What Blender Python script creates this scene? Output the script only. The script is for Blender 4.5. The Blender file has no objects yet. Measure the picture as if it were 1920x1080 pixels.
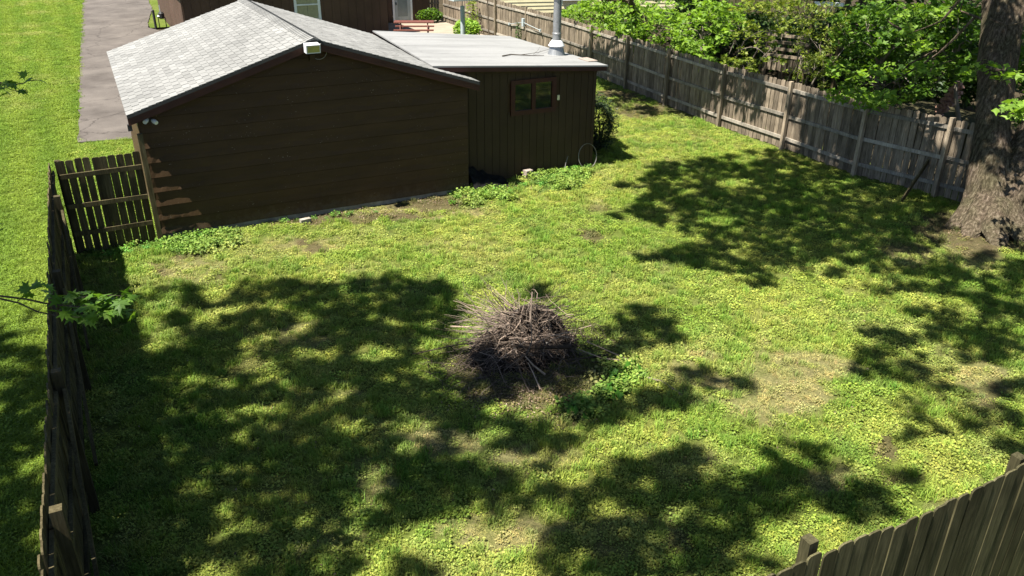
import bpy, math, random
import numpy as np
from mathutils import Vector, Matrix

rng = np.random.default_rng(11)
random.seed(11)
sc = bpy.context.scene
C = sc.collection
R = math.radians

# ------------------------------------------------------------------ camera
F, PITCH, YAW, ROLL = 1503.714, R(25.976), R(27.1457), R(0.4784)
CAM = np.array([-0.5304, -16.4336, 6.2184])
FW = np.array([math.sin(YAW)*math.cos(PITCH), math.cos(YAW)*math.cos(PITCH), -math.sin(PITCH)])
_rt = np.array([math.cos(YAW), -math.sin(YAW), 0.0]); _up = np.cross(_rt, FW)
RT = _rt*math.cos(ROLL) + _up*math.sin(ROLL)
UP = -_rt*math.sin(ROLL) + _up*math.cos(ROLL)
cd = bpy.data.cameras.new('camera'); cam = bpy.data.objects.new('camera', cd); C.objects.link(cam)
cd.sensor_width = 36; cd.lens = F/1920*36; cd.clip_end = 500; cd.clip_start = 0.1
M = Matrix(((RT[0], UP[0], -FW[0], CAM[0]), (RT[1], UP[1], -FW[1], CAM[1]), (RT[2], UP[2], -FW[2], CAM[2]), (0, 0, 0, 1)))
cam.matrix_world = M
sc.camera = cam

# ------------------------------------------------------------------ world, sun, exposure
SUN_EL = 64.0
w = bpy.data.worlds.new("World"); sc.world = w; w.use_nodes = True
nt = w.node_tree; nt.nodes.clear()
sky = nt.nodes.new('ShaderNodeTexSky'); sky.sky_type = 'NISHITA'; sky.sun_disc = False
sky.air_density = .8; sky.dust_density = .4; sky.sun_elevation = R(SUN_EL); sky.sun_rotation = R(-96.5)
bg = nt.nodes.new('ShaderNodeBackground'); bg.inputs[1].default_value = 0.05
wo = nt.nodes.new('ShaderNodeOutputWorld')
nt.links.new(sky.outputs[0], bg.inputs[0]); nt.links.new(bg.outputs[0], wo.inputs[0])
sd = bpy.data.lights.new('sun', 'SUN'); sun = bpy.data.objects.new('sun', sd); C.objects.link(sun)
sd.energy = 5.0; sd.angle = R(0.53); sd.color = (1.0, 0.95, 0.86)
SUNV = np.array([-math.cos(R(SUN_EL))*math.cos(R(6.5)), -math.cos(R(SUN_EL))*math.sin(R(6.5)), math.sin(R(SUN_EL))])      # towards the sun
sun.rotation_euler = Vector(SUNV).to_track_quat('Z', 'Y').to_euler()
sc.view_settings.view_transform = 'Standard'; sc.view_settings.look = 'None'
sc.view_settings.exposure = 1.72; sc.view_settings.gamma = 1.0
sc.view_settings.use_curve_mapping = False

# ------------------------------------------------------------------ helpers
def ray(px, py):
    return FW + RT*((px-960)/F) - UP*((py-540)/F)
def at_z(px, py, z=0.0):
    d = ray(px, py); return CAM + d*((z-CAM[2])/d[2])
def at_x(px, py, X):
    d = ray(px, py); return CAM + d*((X-CAM[0])/d[0])
def at_y(px, py, Y):
    d = ray(px, py); return CAM + d*((Y-CAM[1])/d[1])
def at_d(px, py, D):
    return CAM + ray(px, py)*D
def project(P):
    d = np.asarray(P, float) - CAM
    dep = d @ FW
    return 960 + F*(d @ RT)/dep, 540 - F*(d @ UP)/dep

def sm(e0, e1, x):
    t = np.clip((x-e0)/(e1-e0), 0, 1); return t*t*(3-2*t)
_tabs = {}
def vnoise(x, y, s, seed=0):
    if seed not in _tabs: _tabs[seed] = np.random.default_rng(100+seed).random((128, 128))
    T = _tabs[seed]
    x = np.asarray(x, float)/s+37.3; y = np.asarray(y, float)/s+51.7
    xi = np.floor(x).astype(int); yi = np.floor(y).astype(int)
    fx = x-xi; fy = y-yi; fx = fx*fx*(3-2*fx); fy = fy*fy*(3-2*fy)
    a = T[xi % 128, yi % 128]; b = T[(xi+1) % 128, yi % 128]; c = T[xi % 128, (yi+1) % 128]; d = T[(xi+1) % 128, (yi+1) % 128]
    return (a*(1-fx)+b*fx)*(1-fy)+(c*(1-fx)+d*fx)*fy
def fbm(x, y, s, seed=0, o=3):
    v = 0; a = .5; t = 0
    for i in range(o):
        v = v+a*vnoise(x, y, s/2**i, seed+i); t += a; a *= .55
    return v/t

def tag(o, label=None, cat=None, group=None, kind=None):
    if label: o['label'] = label
    if cat: o['category'] = cat
    if group: o['group'] = group
    if kind: o['kind'] = kind
    return o
def thing(name, loc, label, cat, group=None):
    o = bpy.data.objects.new(name, None); C.objects.link(o)
    o.location = Vector([float(v) for v in loc]); o.empty_display_size = .2
    return tag(o, label, cat, group)
def origin(o):
    v = Vector((0, 0, 0))
    while o is not None:
        v += o.location; o = o.parent
    return v

class MB:
    """collects boxes, tubes, quads in world coordinates, links them as one mesh object"""
    def __init__(s): s.v = []; s.f = []; s.n = 0
    def add(s, v, f):
        v = np.asarray(v, float); s.v.append(v); s.f.extend([tuple(int(i)+s.n for i in q) for q in f]); s.n += len(v); return s
    def box(s, c, d, rot=None):
        c = np.asarray(c, float); d = np.asarray(d, float)/2
        k = np.array([(x, y, z) for x in (-1, 1) for y in (-1, 1) for z in (-1, 1)], float)*d
        if rot is not None: k = k @ np.asarray(rot).T
        return s.add(k+c, [(0, 1, 3, 2), (4, 6, 7, 5), (0, 4, 5, 1), (2, 3, 7, 6), (0, 2, 6, 4), (1, 5, 7, 3)])
    def bx(s, x0, x1, y0, y1, z0, z1):
        return s.box(((x0+x1)/2, (y0+y1)/2, (z0+z1)/2), (x1-x0, y1-y0, z1-z0))
    def beam(s, a, b, wd, ht, up=(0, 0, 1)):
        a = np.asarray(a, float); b = np.asarray(b, float); z = b-a; L = np.linalg.norm(z); z = z/L
        u = np.asarray(up, float); x = np.cross(u, z)
        if np.linalg.norm(x) < 1e-4: x = np.array([1., 0, 0])
        x /= np.linalg.norm(x); y = np.cross(z, x)
        return s.box((a+b)/2, (wd, ht, L), np.stack([x, y, z], 1))
    def tube(s, pts, rad, n=6, cap=True):
        pts = np.asarray(pts, float); m = len(pts)
        rad = np.full(m, rad, float) if np.isscalar(rad) else np.asarray(rad, float)
        t = np.gradient(pts, axis=0); t /= np.linalg.norm(t, axis=1)[:, None]+1e-9
        ref = np.array([0, 0, 1.]) if abs(t[0][2]) < .9 else np.array([1., 0, 0])
        vs = []
        for i in range(m):
            x = np.cross(ref, t[i]); x /= np.linalg.norm(x)+1e-9; y = np.cross(t[i], x); ref = y if abs(np.dot(y, t[min(i+1, m-1)])) < .95 else ref
            a = np.arange(n)/n*2*math.pi
            vs.append(pts[i]+rad[i]*(np.cos(a)[:, None]*x+np.sin(a)[:, None]*y))
            ref = y
        f = []
        for i in range(m-1):
            for j in range(n):
                k = (j+1) % n; f.append((i*n+j, i*n+k, (i+1)*n+k, (i+1)*n+j))
        if cap: f.append(tuple(range(n))[::-1]); f.append(tuple((m-1)*n+j for j in range(n)))
        return s.add(np.concatenate(vs), f)
    def lathe(s, c, prof, n=20):
        c = np.asarray(c, float); a = np.arange(n)/n*2*math.pi; vs = []
        for r, z in prof: vs.append(np.stack([r*np.cos(a), r*np.sin(a), np.full(n, z)], 1)+c)
        f = []
        for i in range(len(prof)-1):
            for j in range(n):
                k = (j+1) % n; f.append((i*n+j, i*n+k, (i+1)*n+k, (i+1)*n+j))
        f.append(tuple(range(n))[::-1]); f.append(tuple((len(prof)-1)*n+j for j in range(n)))
        return s.add(np.concatenate(vs), f)
    def build(s, name, mat, parent=None, kind=None, smooth=False, label=None):
        V = np.concatenate(s.v)
        if parent is not None: V = V-np.array(origin(parent))
        me = bpy.data.meshes.new(name); me.from_pydata(V.tolist(), [], s.f); me.update()
        if smooth: me.polygons.foreach_set('use_smooth', [True]*len(me.polygons))
        me.materials.append(mat)
        o = bpy.data.objects.new(name, me); C.objects.link(o)
        if parent is not None: o.parent = parent
        if kind: o['kind'] = kind
        if label: o['label'] = label
        return o

def tri_mesh(name, V, T, mat, parent=None, kind=None, attrs=None):
    V = np.asarray(V, float)
    if parent is not None: V = V-np.array(origin(parent))
    me = bpy.data.meshes.new(name); nv = len(V); nf = len(T)
    me.vertices.add(nv); me.vertices.foreach_set('co', V.astype(np.float32).ravel())
    me.loops.add(nf*3); me.loops.foreach_set('vertex_index', np.asarray(T, np.int32).ravel())
    me.polygons.add(nf); me.polygons.foreach_set('loop_start', np.arange(nf, dtype=np.int32)*3)
    me.polygons.foreach_set('loop_total', np.full(nf, 3, np.int32))
    for an, av in (attrs or {}).items():
        if av.ndim == 1:
            at = me.attributes.new(an, 'FLOAT', 'POINT'); at.data.foreach_set('value', av.astype(np.float32))
        else:
            at = me.attributes.new(an, 'FLOAT_COLOR', 'POINT')
            at.data.foreach_set('color', np.concatenate([av, np.ones((len(av), 1))], 1).astype(np.float32).ravel())
    me.update(calc_edges=True); me.validate()
    me.materials.append(mat)
    o = bpy.data.objects.new(name, me); C.objects.link(o)
    if parent is not None: o.parent = parent
    if kind: o['kind'] = kind
    return o

# ------------------------------------------------------------------ materials
class NT:
    def __init__(s, name):
        s.m = bpy.data.materials.new(name); s.m.use_nodes = True; s.t = s.m.node_tree; s.t.nodes.clear()
        s.out = s.N('ShaderNodeOutputMaterial')
    def N(s, k, **kw):
        n = s.t.nodes.new(k)
        for a, b in kw.items(): setattr(n, a, b)
        return n
    def L(s, a, b): s.t.links.new(a, b)
    def obj(s, sx=1, sy=1, sz=1, rand=False):
        tc = s.N('ShaderNodeTexCoord'); mp = s.N('ShaderNodeMapping'); mp.inputs['Scale'].default_value = (sx, sy, sz)
        if rand:
            oi = s.N('ShaderNodeObjectInfo'); ad = s.N('ShaderNodeVectorMath', operation='MULTIPLY_ADD')
            cb = s.N('ShaderNodeCombineXYZ'); 
            for i in range(3): s.L(oi.outputs['Random'], cb.inputs[i])
            ad.inputs[1].default_value = (37, 53, 71); s.L(cb.outputs[0], ad.inputs[0]); s.L(tc.outputs['Object'], ad.inputs[2])
            s.L(ad.outputs[0], mp.inputs[0])
        else: s.L(tc.outputs['Object'], mp.inputs[0])
        return mp.outputs[0]
    def world(s, sx=1, sy=1, sz=1):
        g = s.N('ShaderNodeNewGeometry'); mp = s.N('ShaderNodeMapping'); mp.inputs['Scale'].default_value = (sx, sy, sz)
        s.L(g.outputs['Position'], mp.inputs[0]); return mp.outputs[0]
    def noise(s, vec, scale, detail=4, rough=.6):
        n = s.N('ShaderNodeTexNoise'); n.inputs['Scale'].default_value = scale; n.inputs['Detail'].default_value = detail
        n.inputs['Roughness'].default_value = rough; s.L(vec, n.inputs['Vector']); return n.outputs['Fac']
    def ramp(s, fac, stops):
        r = s.N('ShaderNodeValToRGB'); e = r.color_ramp.elements
        while len(e) < len(stops): e.new(.5)
        for i, (p, c) in enumerate(stops):
            e[i].position = p; e[i].color = (*c, 1) if not np.isscalar(c) else (c, c, c, 1)
        s.L(fac, r.inputs[0]); return r.outputs[0]
    def mix(s, a, b, fac, mode='MIX'):
        m = s.N('ShaderNodeMix', data_type='RGBA', blend_type=mode)
        for v, i in ((fac, 0), (a, 6), (b, 7)):
            if hasattr(v, 'links') or hasattr(v, 'is_linked'): s.L(v, m.inputs[i])
            else: m.inputs[i].default_value = v if i == 0 else (*v, 1)
        return m.outputs[2]
    def bump(s, h, st=.3, d=.01):
        b = s.N('ShaderNodeBump'); b.inputs['Strength'].default_value = st; b.inputs['Distance'].default_value = d
        s.L(h, b.inputs['Height']); return b.outputs[0]
    def prin(s, col, rough=.7, spec=.3, metal=0, normal=None):
        p = s.N('ShaderNodeBsdfPrincipled')
        if hasattr(col, 'is_linked'): s.L(col, p.inputs['Base Color'])
        else: p.inputs['Base Color'].default_value = (*col, 1)
        if hasattr(rough, 'is_linked'): s.L(rough, p.inputs['Roughness'])
        else: p.inputs['Roughness'].default_value = rough
        p.inputs['Specular IOR Level'].default_value = spec; p.inputs['Metallic'].default_value = metal
        if normal is not None: s.L(normal, p.inputs['Normal'])
        s.L(p.outputs[0], s.out.inputs[0]); return p

def m_wood(name, a, b, c, spec=.1, grain=1.0):
    n = NT(name); v = n.obj(14, 14, .9, rand=True)
    g = n.noise(v, 3.2, 6, .65); 
    col = n.ramp(g, [(.25, a), (.5, b), (.75, c)])
    oi = n.N('ShaderNodeObjectInfo')
    lum = n.ramp(oi.outputs['Random'], [(0, .62), (.5, .95), (1, 1.3)])
    col = n.mix(col, lum, 1.0, 'MULTIPLY')
    blot = n.noise(n.obj(2, 2, 1.2, rand=True), 2.0, 3)
    col = n.mix(col, n.ramp(blot, [(.35, .55), (.6, 1.05)]), .7, 'MULTIPLY')
    n.prin(col, .85, spec, 0, n.bump(g, .5*grain, .006)); return n.m
def m_plain(name, col, rough=.7, spec=.3, metal=0, var=.25, scale=4, bump=0, bs=60):
    n = NT(name); v = n.world()
    k = n.noise(v, scale, 5)
    c = n.mix(col, n.ramp(k, [(.3, 1-var), (.7, 1+var)]), 1.0, 'MULTIPLY')
    nb = n.bump(n.noise(v, bs, 3), bump, .01) if bump else None
    n.prin(c, rough, spec, metal, nb); return n.m
def m_leaf(name, cols, trans=.4, attr='tint', inst=False):
    """cols: ramp over a per-leaf random number"""
    n = NT(name); a = n.N('ShaderNodeAttribute'); a.attribute_name = attr
    c = n.ramp(a.outputs['Fac'], cols)
    d = n.N('ShaderNodeBsdfPrincipled'); d.inputs['Roughness'].default_value = .5; d.inputs['Specular IOR Level'].default_value = .25
    n.L(c, d.inputs['Base Color'])
    t = n.N('ShaderNodeBsdfTranslucent'); n.L(n.mix(c, (1.25, 1.3, .55), 1.0, 'MULTIPLY'), t.inputs[0])
    mx = n.N('ShaderNodeMixShader'); mx.inputs[0].default_value = trans
    n.L(d.outputs[0], mx.inputs[1]); n.L(t.outputs[0], mx.inputs[2]); n.L(mx.outputs[0], n.out.inputs[0]); return n.m

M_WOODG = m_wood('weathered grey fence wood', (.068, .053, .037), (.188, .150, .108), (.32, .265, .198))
M_RAIL = m_wood('sun bleached rail wood', (.14, .12, .098), (.28, .25, .205), (.40, .36, .30))
M_WOODT = m_wood('tan fence post wood', (.14, .11, .075), (.26, .21, .15), (.36, .30, .23))
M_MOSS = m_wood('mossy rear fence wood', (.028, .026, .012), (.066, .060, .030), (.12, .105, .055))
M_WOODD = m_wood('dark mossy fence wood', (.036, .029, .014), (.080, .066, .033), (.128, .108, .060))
def m_side():
    n = NT('brown painted siding'); v = n.world()
    c = n.mix((.054, .031, .0135), n.ramp(n.noise(n.world(.5, 1, 2.5), 1.6, 5), [(.3, .78), (.7, 1.2)]), 1.0, 'MULTIPLY')
    # mud splashed up from the ground, ragged
    sp = n.N('ShaderNodeSeparateXYZ'); g_ = n.N('ShaderNodeNewGeometry'); n.L(g_.outputs['Position'], sp.inputs[0])
    ns_ = n.noise(v, 7, 5, .7); ad = n.N('ShaderNodeMath', operation='MULTIPLY_ADD'); n.L(ns_, ad.inputs[0]); ad.inputs[1].default_value = .9; n.L(sp.outputs[2], ad.inputs[2])
    c = n.mix(c, (.095, .07, .042), n.ramp(ad.outputs[0], [(.42, .75), (.78, 0)]))
    # chips and scuffs of bare board
    ch = n.noise(n.world(1, 1, 1.6), 26, 2, .5); big = n.noise(v, 1.3, 3)
    mm = n.N('ShaderNodeMath', operation='MULTIPLY'); n.L(n.ramp(ch, [(.715, 0), (.735, 1)]), mm.inputs[0]); n.L(n.ramp(big, [(.48, 0), (.56, 1)]), mm.inputs[1])
    c = n.mix(c, (.20, .17, .13), mm.outputs[0])
    n.prin(c, .65, .2, 0, n.bump(n.noise(v, 40, 3), .15, .01)); return n.m
M_SIDE = m_side()
M_LAPSHADE = m_plain('lap shade line', (.022, .014, .008), .9, .05, 0, .3, 6)  # darker colour painting the shade line under each lap board
M_SIDE2 = m_plain('brown shed siding', (.049, .032, .016), .7, .2, 0, .18, 1.2, .2, 30)
M_HOUSE = m_plain('dark brown house siding', (.078, .047, .032), .7, .2, 0, .2, 1.0, .15, 30)
M_TRIM = m_plain('red brown trim paint', (.05, .017, .011), .55, .3, 0, .25, 3)
M_WINF = m_plain('red window paint', (.050, .0155, .009), .5, .3, 0, .2, 5)
M_WHITE = m_plain('white paint', (.72, .74, .75), .45, .35, 0, .08, 3)
M_CONC = m_plain('concrete', (.25, .23, .19), .9, .1, 0, .3, 5, .4, 50)
M_PATIO = m_plain('pale patio concrete', (.235, .195, .15), .9, .1, 0, .15, 1.5, .2, 50)
M_BLOCK = m_plain('grey paving block', (.24, .20, .17), .9, .1, 0, .25, 14, .4, 90)
M_BLACK = m_plain('black plastic sheet', (.008, .008, .008), .75, .15, 0, .3, 3)
M_DARKM = m_plain('dark metal', (.03, .03, .03), .5, .4, .3)
M_GALV = m_plain('galvanised steel', (.30, .305, .305), .48, .5, .75, .2, 9)
M_PIPE = m_plain('grey painted pipe', (.33, .37, .38), .5, .4, 0, .06, 5)
M_WHM = m_plain('white sheet metal', (.62, .63, .64), .4, .4, .1, .06, 5)
M_RED = m_plain('red stained table wood', (.105, .036, .025), .6, .3, 0, .25, 8)
M_YEL = m_plain('pale yellow siding', (.70, .64, .40), .7, .2, 0, .1, 2)
M_CURT = m_plain('pale olive curtain', (.33, .32, .20), .9, .1, 0, .15, 6)
M_BRICK = m_plain('dusty red brick', (.34, .20, .15), .9, .1, 0, .3, 12, .3, 60)
M_LAMPG = m_plain('yellowed floodlight glass', (.36, .33, .10), .25, .5, 0, .1, 20)
M_WIRE = m_plain('grey wire', (.19, .18, .165), .5, .4, .3)
M_HOSTAPOT = m_plain('terracotta', (.4, .15, .08), .8, .2)

def m_glass(name, col):
    n = NT(name); p = n.prin(col, .05, 1.0); p.inputs['IOR'].default_value = 1.65; return n.m
M_GLASS = m_glass('dark window glass', (.012, .016, .012))

def m_roof(name):
    n = NT(name); oi = n.N('ShaderNodeObjectInfo')
    a = n.N('ShaderNodeAttribute'); a.attribute_name = 'tint'
    s = n.N('ShaderNodeMath', operation='ADD'); n.L(oi.outputs['Random'], s.inputs[0]); n.L(a.outputs['Fac'], s.inputs[1])
    fr = n.N('ShaderNodeMath', operation='FRACT'); n.L(s.outputs[0], fr.inputs[0])
    c = n.ramp(fr.outputs[0], [(0, (.158, .158, .152)), (.5, (.182, .182, .175)), (1, (.205, .205, .197))])
    g = n.noise(n.world(), 140, 3)
    c = n.mix(c, n.ramp(g, [(.3, .7), (.7, 1.25)]), .8, 'MULTIPLY')
    st = n.noise(n.world(1, 1, 1), .7, 4)
    c = n.mix(c, n.ramp(st, [(.35, .82), (.65, 1.05)]), 1.0, 'MULTIPLY')
    n.prin(c, .95, .1, 0, n.bump(g, .5, .004)); return n.m
M_SHING = m_roof('light grey asphalt shingle')
M_SHBASE = m_plain('shingle underlay', (.05, .05, .048), .95, .1, 0, .2, 5)
def m_membrane():
    n = NT('grey roll roofing'); v = n.world()
    a = n.noise(n.world(.4, 2.2, 1), 1.0, 5); b = n.noise(v, 160, 2); c2 = n.noise(v, 2.6, 6, .7)
    c = n.ramp(a, [(.3, (.155, .156, .154)), (.55, (.203, .204, .201)), (.8, (.228, .229, .226))])
    c = n.mix(c, n.ramp(b, [(.3, .85), (.7, 1.1)]), 1.0, 'MULTIPLY')
    c = n.mix(c, n.ramp(c2, [(.32, .72), (.45, 1.0)]), .5, 'MULTIPLY')
    n.prin(c, .9, .15, 0, n.bump(c2, .15, .02)); return n.m
M_MEMB = m_membrane()
def m_asphalt():
    n = NT('worn driveway asphalt'); v = n.world()
    a = n.noise(n.world(.8, .7, 1), .7, 6, .65); b = n.noise(v, 60, 3); k = n.noise(n.world(.25, .8, 1), .9, 7, .75)
    c = n.ramp(a, [(.3, (.066, .057, .050)), (.5, (.096, .084, .074)), (.72, (.128, .112, .098))])
    c = n.mix(c, n.ramp(b, [(.25, .75), (.75, 1.2)]), 1.0, 'MULTIPLY')
    c = n.mix(c, n.ramp(k, [(.33, .62), (.46, 1.0)]), .55, 'MULTIPLY')
    vo = n.N('ShaderNodeTexVoronoi', feature='DISTANCE_TO_EDGE'); vo.inputs['Scale'].default_value = .42; wv = n.noise(v, 1.6, 4, .6)
    av = n.N('ShaderNodeVectorMath', operation='MULTIPLY_ADD'); n.L(wv, av.inputs[0]); av.inputs[1].default_value = (.9, .9, 0); n.L(v, av.inputs[2]); n.L(av.outputs[0], vo.inputs['Vector'])
    c = n.mix(c, n.ramp(vo.outputs['Distance'], [(.0, .35), (.012, 1.0)]), .75, 'MULTIPLY')
    n.prin(c, .95, .1, 0, n.bump(b, .4, .006)); return n.m
M_ASPH = m_asphalt()
def m_bark():
    n = NT('furrowed grey bark'); v = n.world(1, 1, .09)
    a = n.noise(v, 20, 6, .75); b = n.noise(n.world(), 2.2, 4); f = n.noise(n.world(1, 1, .3), 40, 3)
    c = n.ramp(a, [(.32, (.012, .010, .007)), (.5, (.075, .060, .045)), (.7, (.20, .168, .14))])
    c = n.mix(c, n.ramp(b, [(.35, (.75, .8, .6)), (.65, (1.1, 1.02, .95))]), 1.0, 'MULTIPLY')
    h = n.mix(a, f, .25)
    n.prin(c, .95, .1, 0, n.bump(h, 1.0, .06)); return n.m
M_BARK = m_bark()
M_BARK2 = m_plain('thin branch bark', (.17, .145, .115), .9, .1, 0, .35, 6, .4, 50)
M_STEM = m_plain('dark twig bark', (.05, .04, .03), .9, .1, 0, .3, 8)
def m_twig():
    n = NT('dead twig bark'); a = n.N('ShaderNodeAttribute'); a.attribute_name = 'tint'
    oi = n.N('ShaderNodeObjectInfo')
    s = n.N('ShaderNodeMath', operation='ADD'); n.L(oi.outputs['Random'], s.inputs[0]); n.L(a.outputs['Fac'], s.inputs[1])
    fr = n.N('ShaderNodeMath', operation='FRACT'); n.L(s.outputs[0], fr.inputs[0])
    c = n.ramp(fr.outputs[0], [(0, (.032, .023, .017)), (.35, (.085, .065, .05)), (.72, (.15, .12, .095)), (.86, (.22, .165, .13)), (1, (.34, .26, .20))])
    n.prin(c, .9, .1); return n.m
M_TWIG = m_twig()
M_PALE = m_plain('pale stripped branch', (.30, .23, .17), .85, .1, 0, .25, 10)
M_DEBRIS = m_leaf('dark leaf debris', [(0, (.012, .009, .007)), (.7, (.045, .032, .023)), (1, (.10, .07, .05))], .05)
M_LITTER = m_leaf('dry leaf litter', [(0, (.05, .03, .018)), (.5, (.13, .085, .052)), (1, (.27, .20, .14))], .15)
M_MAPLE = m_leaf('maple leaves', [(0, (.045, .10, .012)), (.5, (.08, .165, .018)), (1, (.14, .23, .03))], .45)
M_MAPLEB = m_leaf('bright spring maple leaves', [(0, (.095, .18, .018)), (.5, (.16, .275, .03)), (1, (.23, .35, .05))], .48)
M_OLIVE = m_leaf('olive shrub leaves', [(0, (.095, .15, .02)), (.5, (.165, .215, .03)), (1, (.24, .275, .05))], .42)
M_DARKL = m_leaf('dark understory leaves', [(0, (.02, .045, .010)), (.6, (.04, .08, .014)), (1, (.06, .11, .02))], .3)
M_EVERG = m_leaf('dark evergreen shrub', [(0, (.012, .022, .008)), (.7, (.025, .045, .013)), (1, (.04, .065, .02))], .1)
M_WEED = m_leaf('bright weed leaves', [(0, (.06, .14, .02)), (.5, (.11, .22, .035)), (1, (.18, .30, .07))], .35)
M_BURD = m_leaf('broad weed leaves', [(0, (.04, .13, .012)), (1, (.075, .20, .02))], .4)
M_HOSTA = m_leaf('lime garden plant leaves', [(0, (.17, .30, .03)), (1, (.28, .42, .07))], .4)

# ------------------------------------------------------------------ ground fields
def blobs(px, py, L):
    v = np.zeros_like(px)
    for (cx, cy, rx, ry, a) in L:
        q = ((px-cx)/rx)**2+((py-cy)/ry)**2
        v = np.maximum(v, a*sm(1.25, .55, q))
    return v
DRY = [(1430, 745, 150, 50, .78), (1500, 690, 120, 40, .7), (1330, 700, 110, 40, .55), (350, 500, 90, 25, .6), (600, 462, 60, 16, .55),
       (480, 470, 120, 30, .45), (760, 395, 160, 16, .6), (940, 1000, 130, 45, .7), (830, 830, 80, 30, .6), (1000, 860, 90, 30, .6),
       (700, 910, 40, 35, .6), (1550, 900, 60, 40, .7), (1820, 480, 70, 30, .5), (1700, 480, 60, 30, .5), (1450, 660, 50, 16, .6), (560, 640, 80, 30, .5),
       (1130, 390, 40, 14, .5), (1800, 960, 80, 30, .5), (620, 1010, 70, 40, .5), (1840, 720, 60, 40, .45), (1290, 870, 80, 30, .4), (1180, 1000, 100, 40, .35)]
DIRT = [(970, 740, 110, 32, .75), (890, 690, 60, 35, .7), (1000, 700, 140, 45, .7), (1050, 790, 50, 18, .5), (600, 408, 230, 10, .8), (800, 380, 90, 12, .8), (1100, 445, 22, 8, .8),
        (1130, 395, 26, 6, .7), (350, 478, 26, 7, .8), (590, 460, 30, 8, .8), (1660, 838, 26, 20, .8), (1665, 905, 30, 16, .7), (1790, 430, 90, 25, .9), (1700, 470, 60, 14, .6),
        (1880, 460, 90, 22, .8), (1200, 205, 60, 14, .8), (1150, 180, 50, 10, .9), (1290, 212, 40, 10, .6), (480, 690, 40, 15, .5), (310, 510, 22, 8, .6), (400, 530, 40, 10, .4), (905, 345, 45, 20, .9), (1270, 1010, 40, 20, .6), (1860, 745, 30, 20, .5)]
LUSH = [(1150, 715, 60, 35, .9), (1080, 775, 45, 22, .8), (1050, 335, 60, 22, .9), (350, 455, 120, 20, .9), (900, 372, 70, 14, .8), (1100, 640, 60, 60, .4)]
def fields(x, y):
    P = np.stack([x, y, np.zeros_like(x)], 1); px, py = project(P)
    jx = (fbm(x, y, .5, 40)-.5)*60; jy = (fbm(x, y, .5, 44)-.5)*34
    front = ((P-CAM) @ FW) > 1
    dry = np.where(front, blobs(px+jx, py+jy, DRY), 0); dirt = np.where(front, blobs(px+jx, py+jy, DIRT), 0); lush = np.where(front, blobs(px+jx, py+jy, LUSH), 0)
    n1 = fbm(x, y, 2.2, 1, 4); n2 = fbm(x, y, .55, 7, 3); n3 = fbm(x, y, .22, 13, 2)
    dry = np.clip(dry*1.05*sm(.30, .6, n2*.5+n3*.5+dry*.1)+sm(.52, .74, n1*.5+n2*.5)*.32+sm(.55, .8, n3)*.2, 0, 1)*(1-.8*lush)
    dirt = np.clip(dirt*sm(.25, .55, n2*.6+n3*.4+dirt*.25)+sm(.72, .82, n2*.6+n3*.4)*.4, 0, 1)
    # bare strip by the fences
    return dry, dirt, lush, n1, n2, n3
C_LUSH = np.array([.088, .165, .034]); C_GRN = np.array([.165, .228, .040]); C_YEL = np.array([.245, .275, .062]); C_TAN = np.array([.35, .275, .165]); C_DIRT = np.array([.13, .094, .064])
def col_yard(x, y):
    dry, dirt, lush, n1, n2, n3 = fields(x, y)
    t = sm(.3, .72, fbm(x, y, 1.3, 21, 4))[:, None]
    c = C_GRN*(1-t)+C_YEL*t
    g = sm(.55, .75, fbm(x, y, .8, 31, 3))[:, None]*.5
    c = c*(1-g)+C_LUSH*g
    c = c*(1-lush[:, None]*.8)+C_LUSH*1.15*lush[:, None]*.8
    d = dry[:, None]*.75
    c = c*(1-d)+C_TAN*d
    k = dirt[:, None]
    return c*(1-k)+C_DIRT*k, dry, dirt, lush
def col_lawn(x, y):
    st = .5+.5*np.sin((x*.96+y*.05)*2*math.pi/1.1+fbm(x, y, 3, 61)*3)
    n = fbm(x, y, 2.5, 65, 4); m = fbm(x, y, .6, 69, 3)
    a = np.array([.100, .172, .022]); b = np.array([.172, .225, .034]); t = np.array([.27, .265, .11])
    k = np.clip(st*.45+n*.55, 0, 1)[:, None]
    c = a*(1-k)+b*k
    q = (sm(.52, .72, n*.6+m*.4)*.55*sm(6, 20, y))[:, None]
    return c*(1-q)+t*q

def m_ground(name, fine, cov):
    n = NT(name); a = n.N('ShaderNodeAttribute'); a.attribute_name = 'tint'
    k = n.noise(n.world(), fine, 6, .8); q = n.noise(n.world(), fine*.22, 4, .65)
    c = n.mix((.045, .038, .018), a.outputs['Color'], cov)
    c = n.mix(c, n.ramp(k, [(.30, (.22, .26, .18)), (.47, (.62, .66, .56)), (.6, (.95, .95, .9)), (.75, (1.35, 1.3, 1.25))]), 1.0, 'MULTIPLY')
    c = n.mix(c, n.ramp(q, [(.3, .75), (.7, 1.2)]), 1.0, 'MULTIPLY')
    n.prin(c, .95, .05, 0, n.bump(k, .8, .03)); return n.m
M_YARD = m_ground('yard soil and grass', 34, .55)
M_LAWN = m_ground('mown lawn', 16, .6)
M_FARG = m_plain('shaded soil', (.04, .032, .02), .95, .05, 0, .4, 2, .5, 20)

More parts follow.
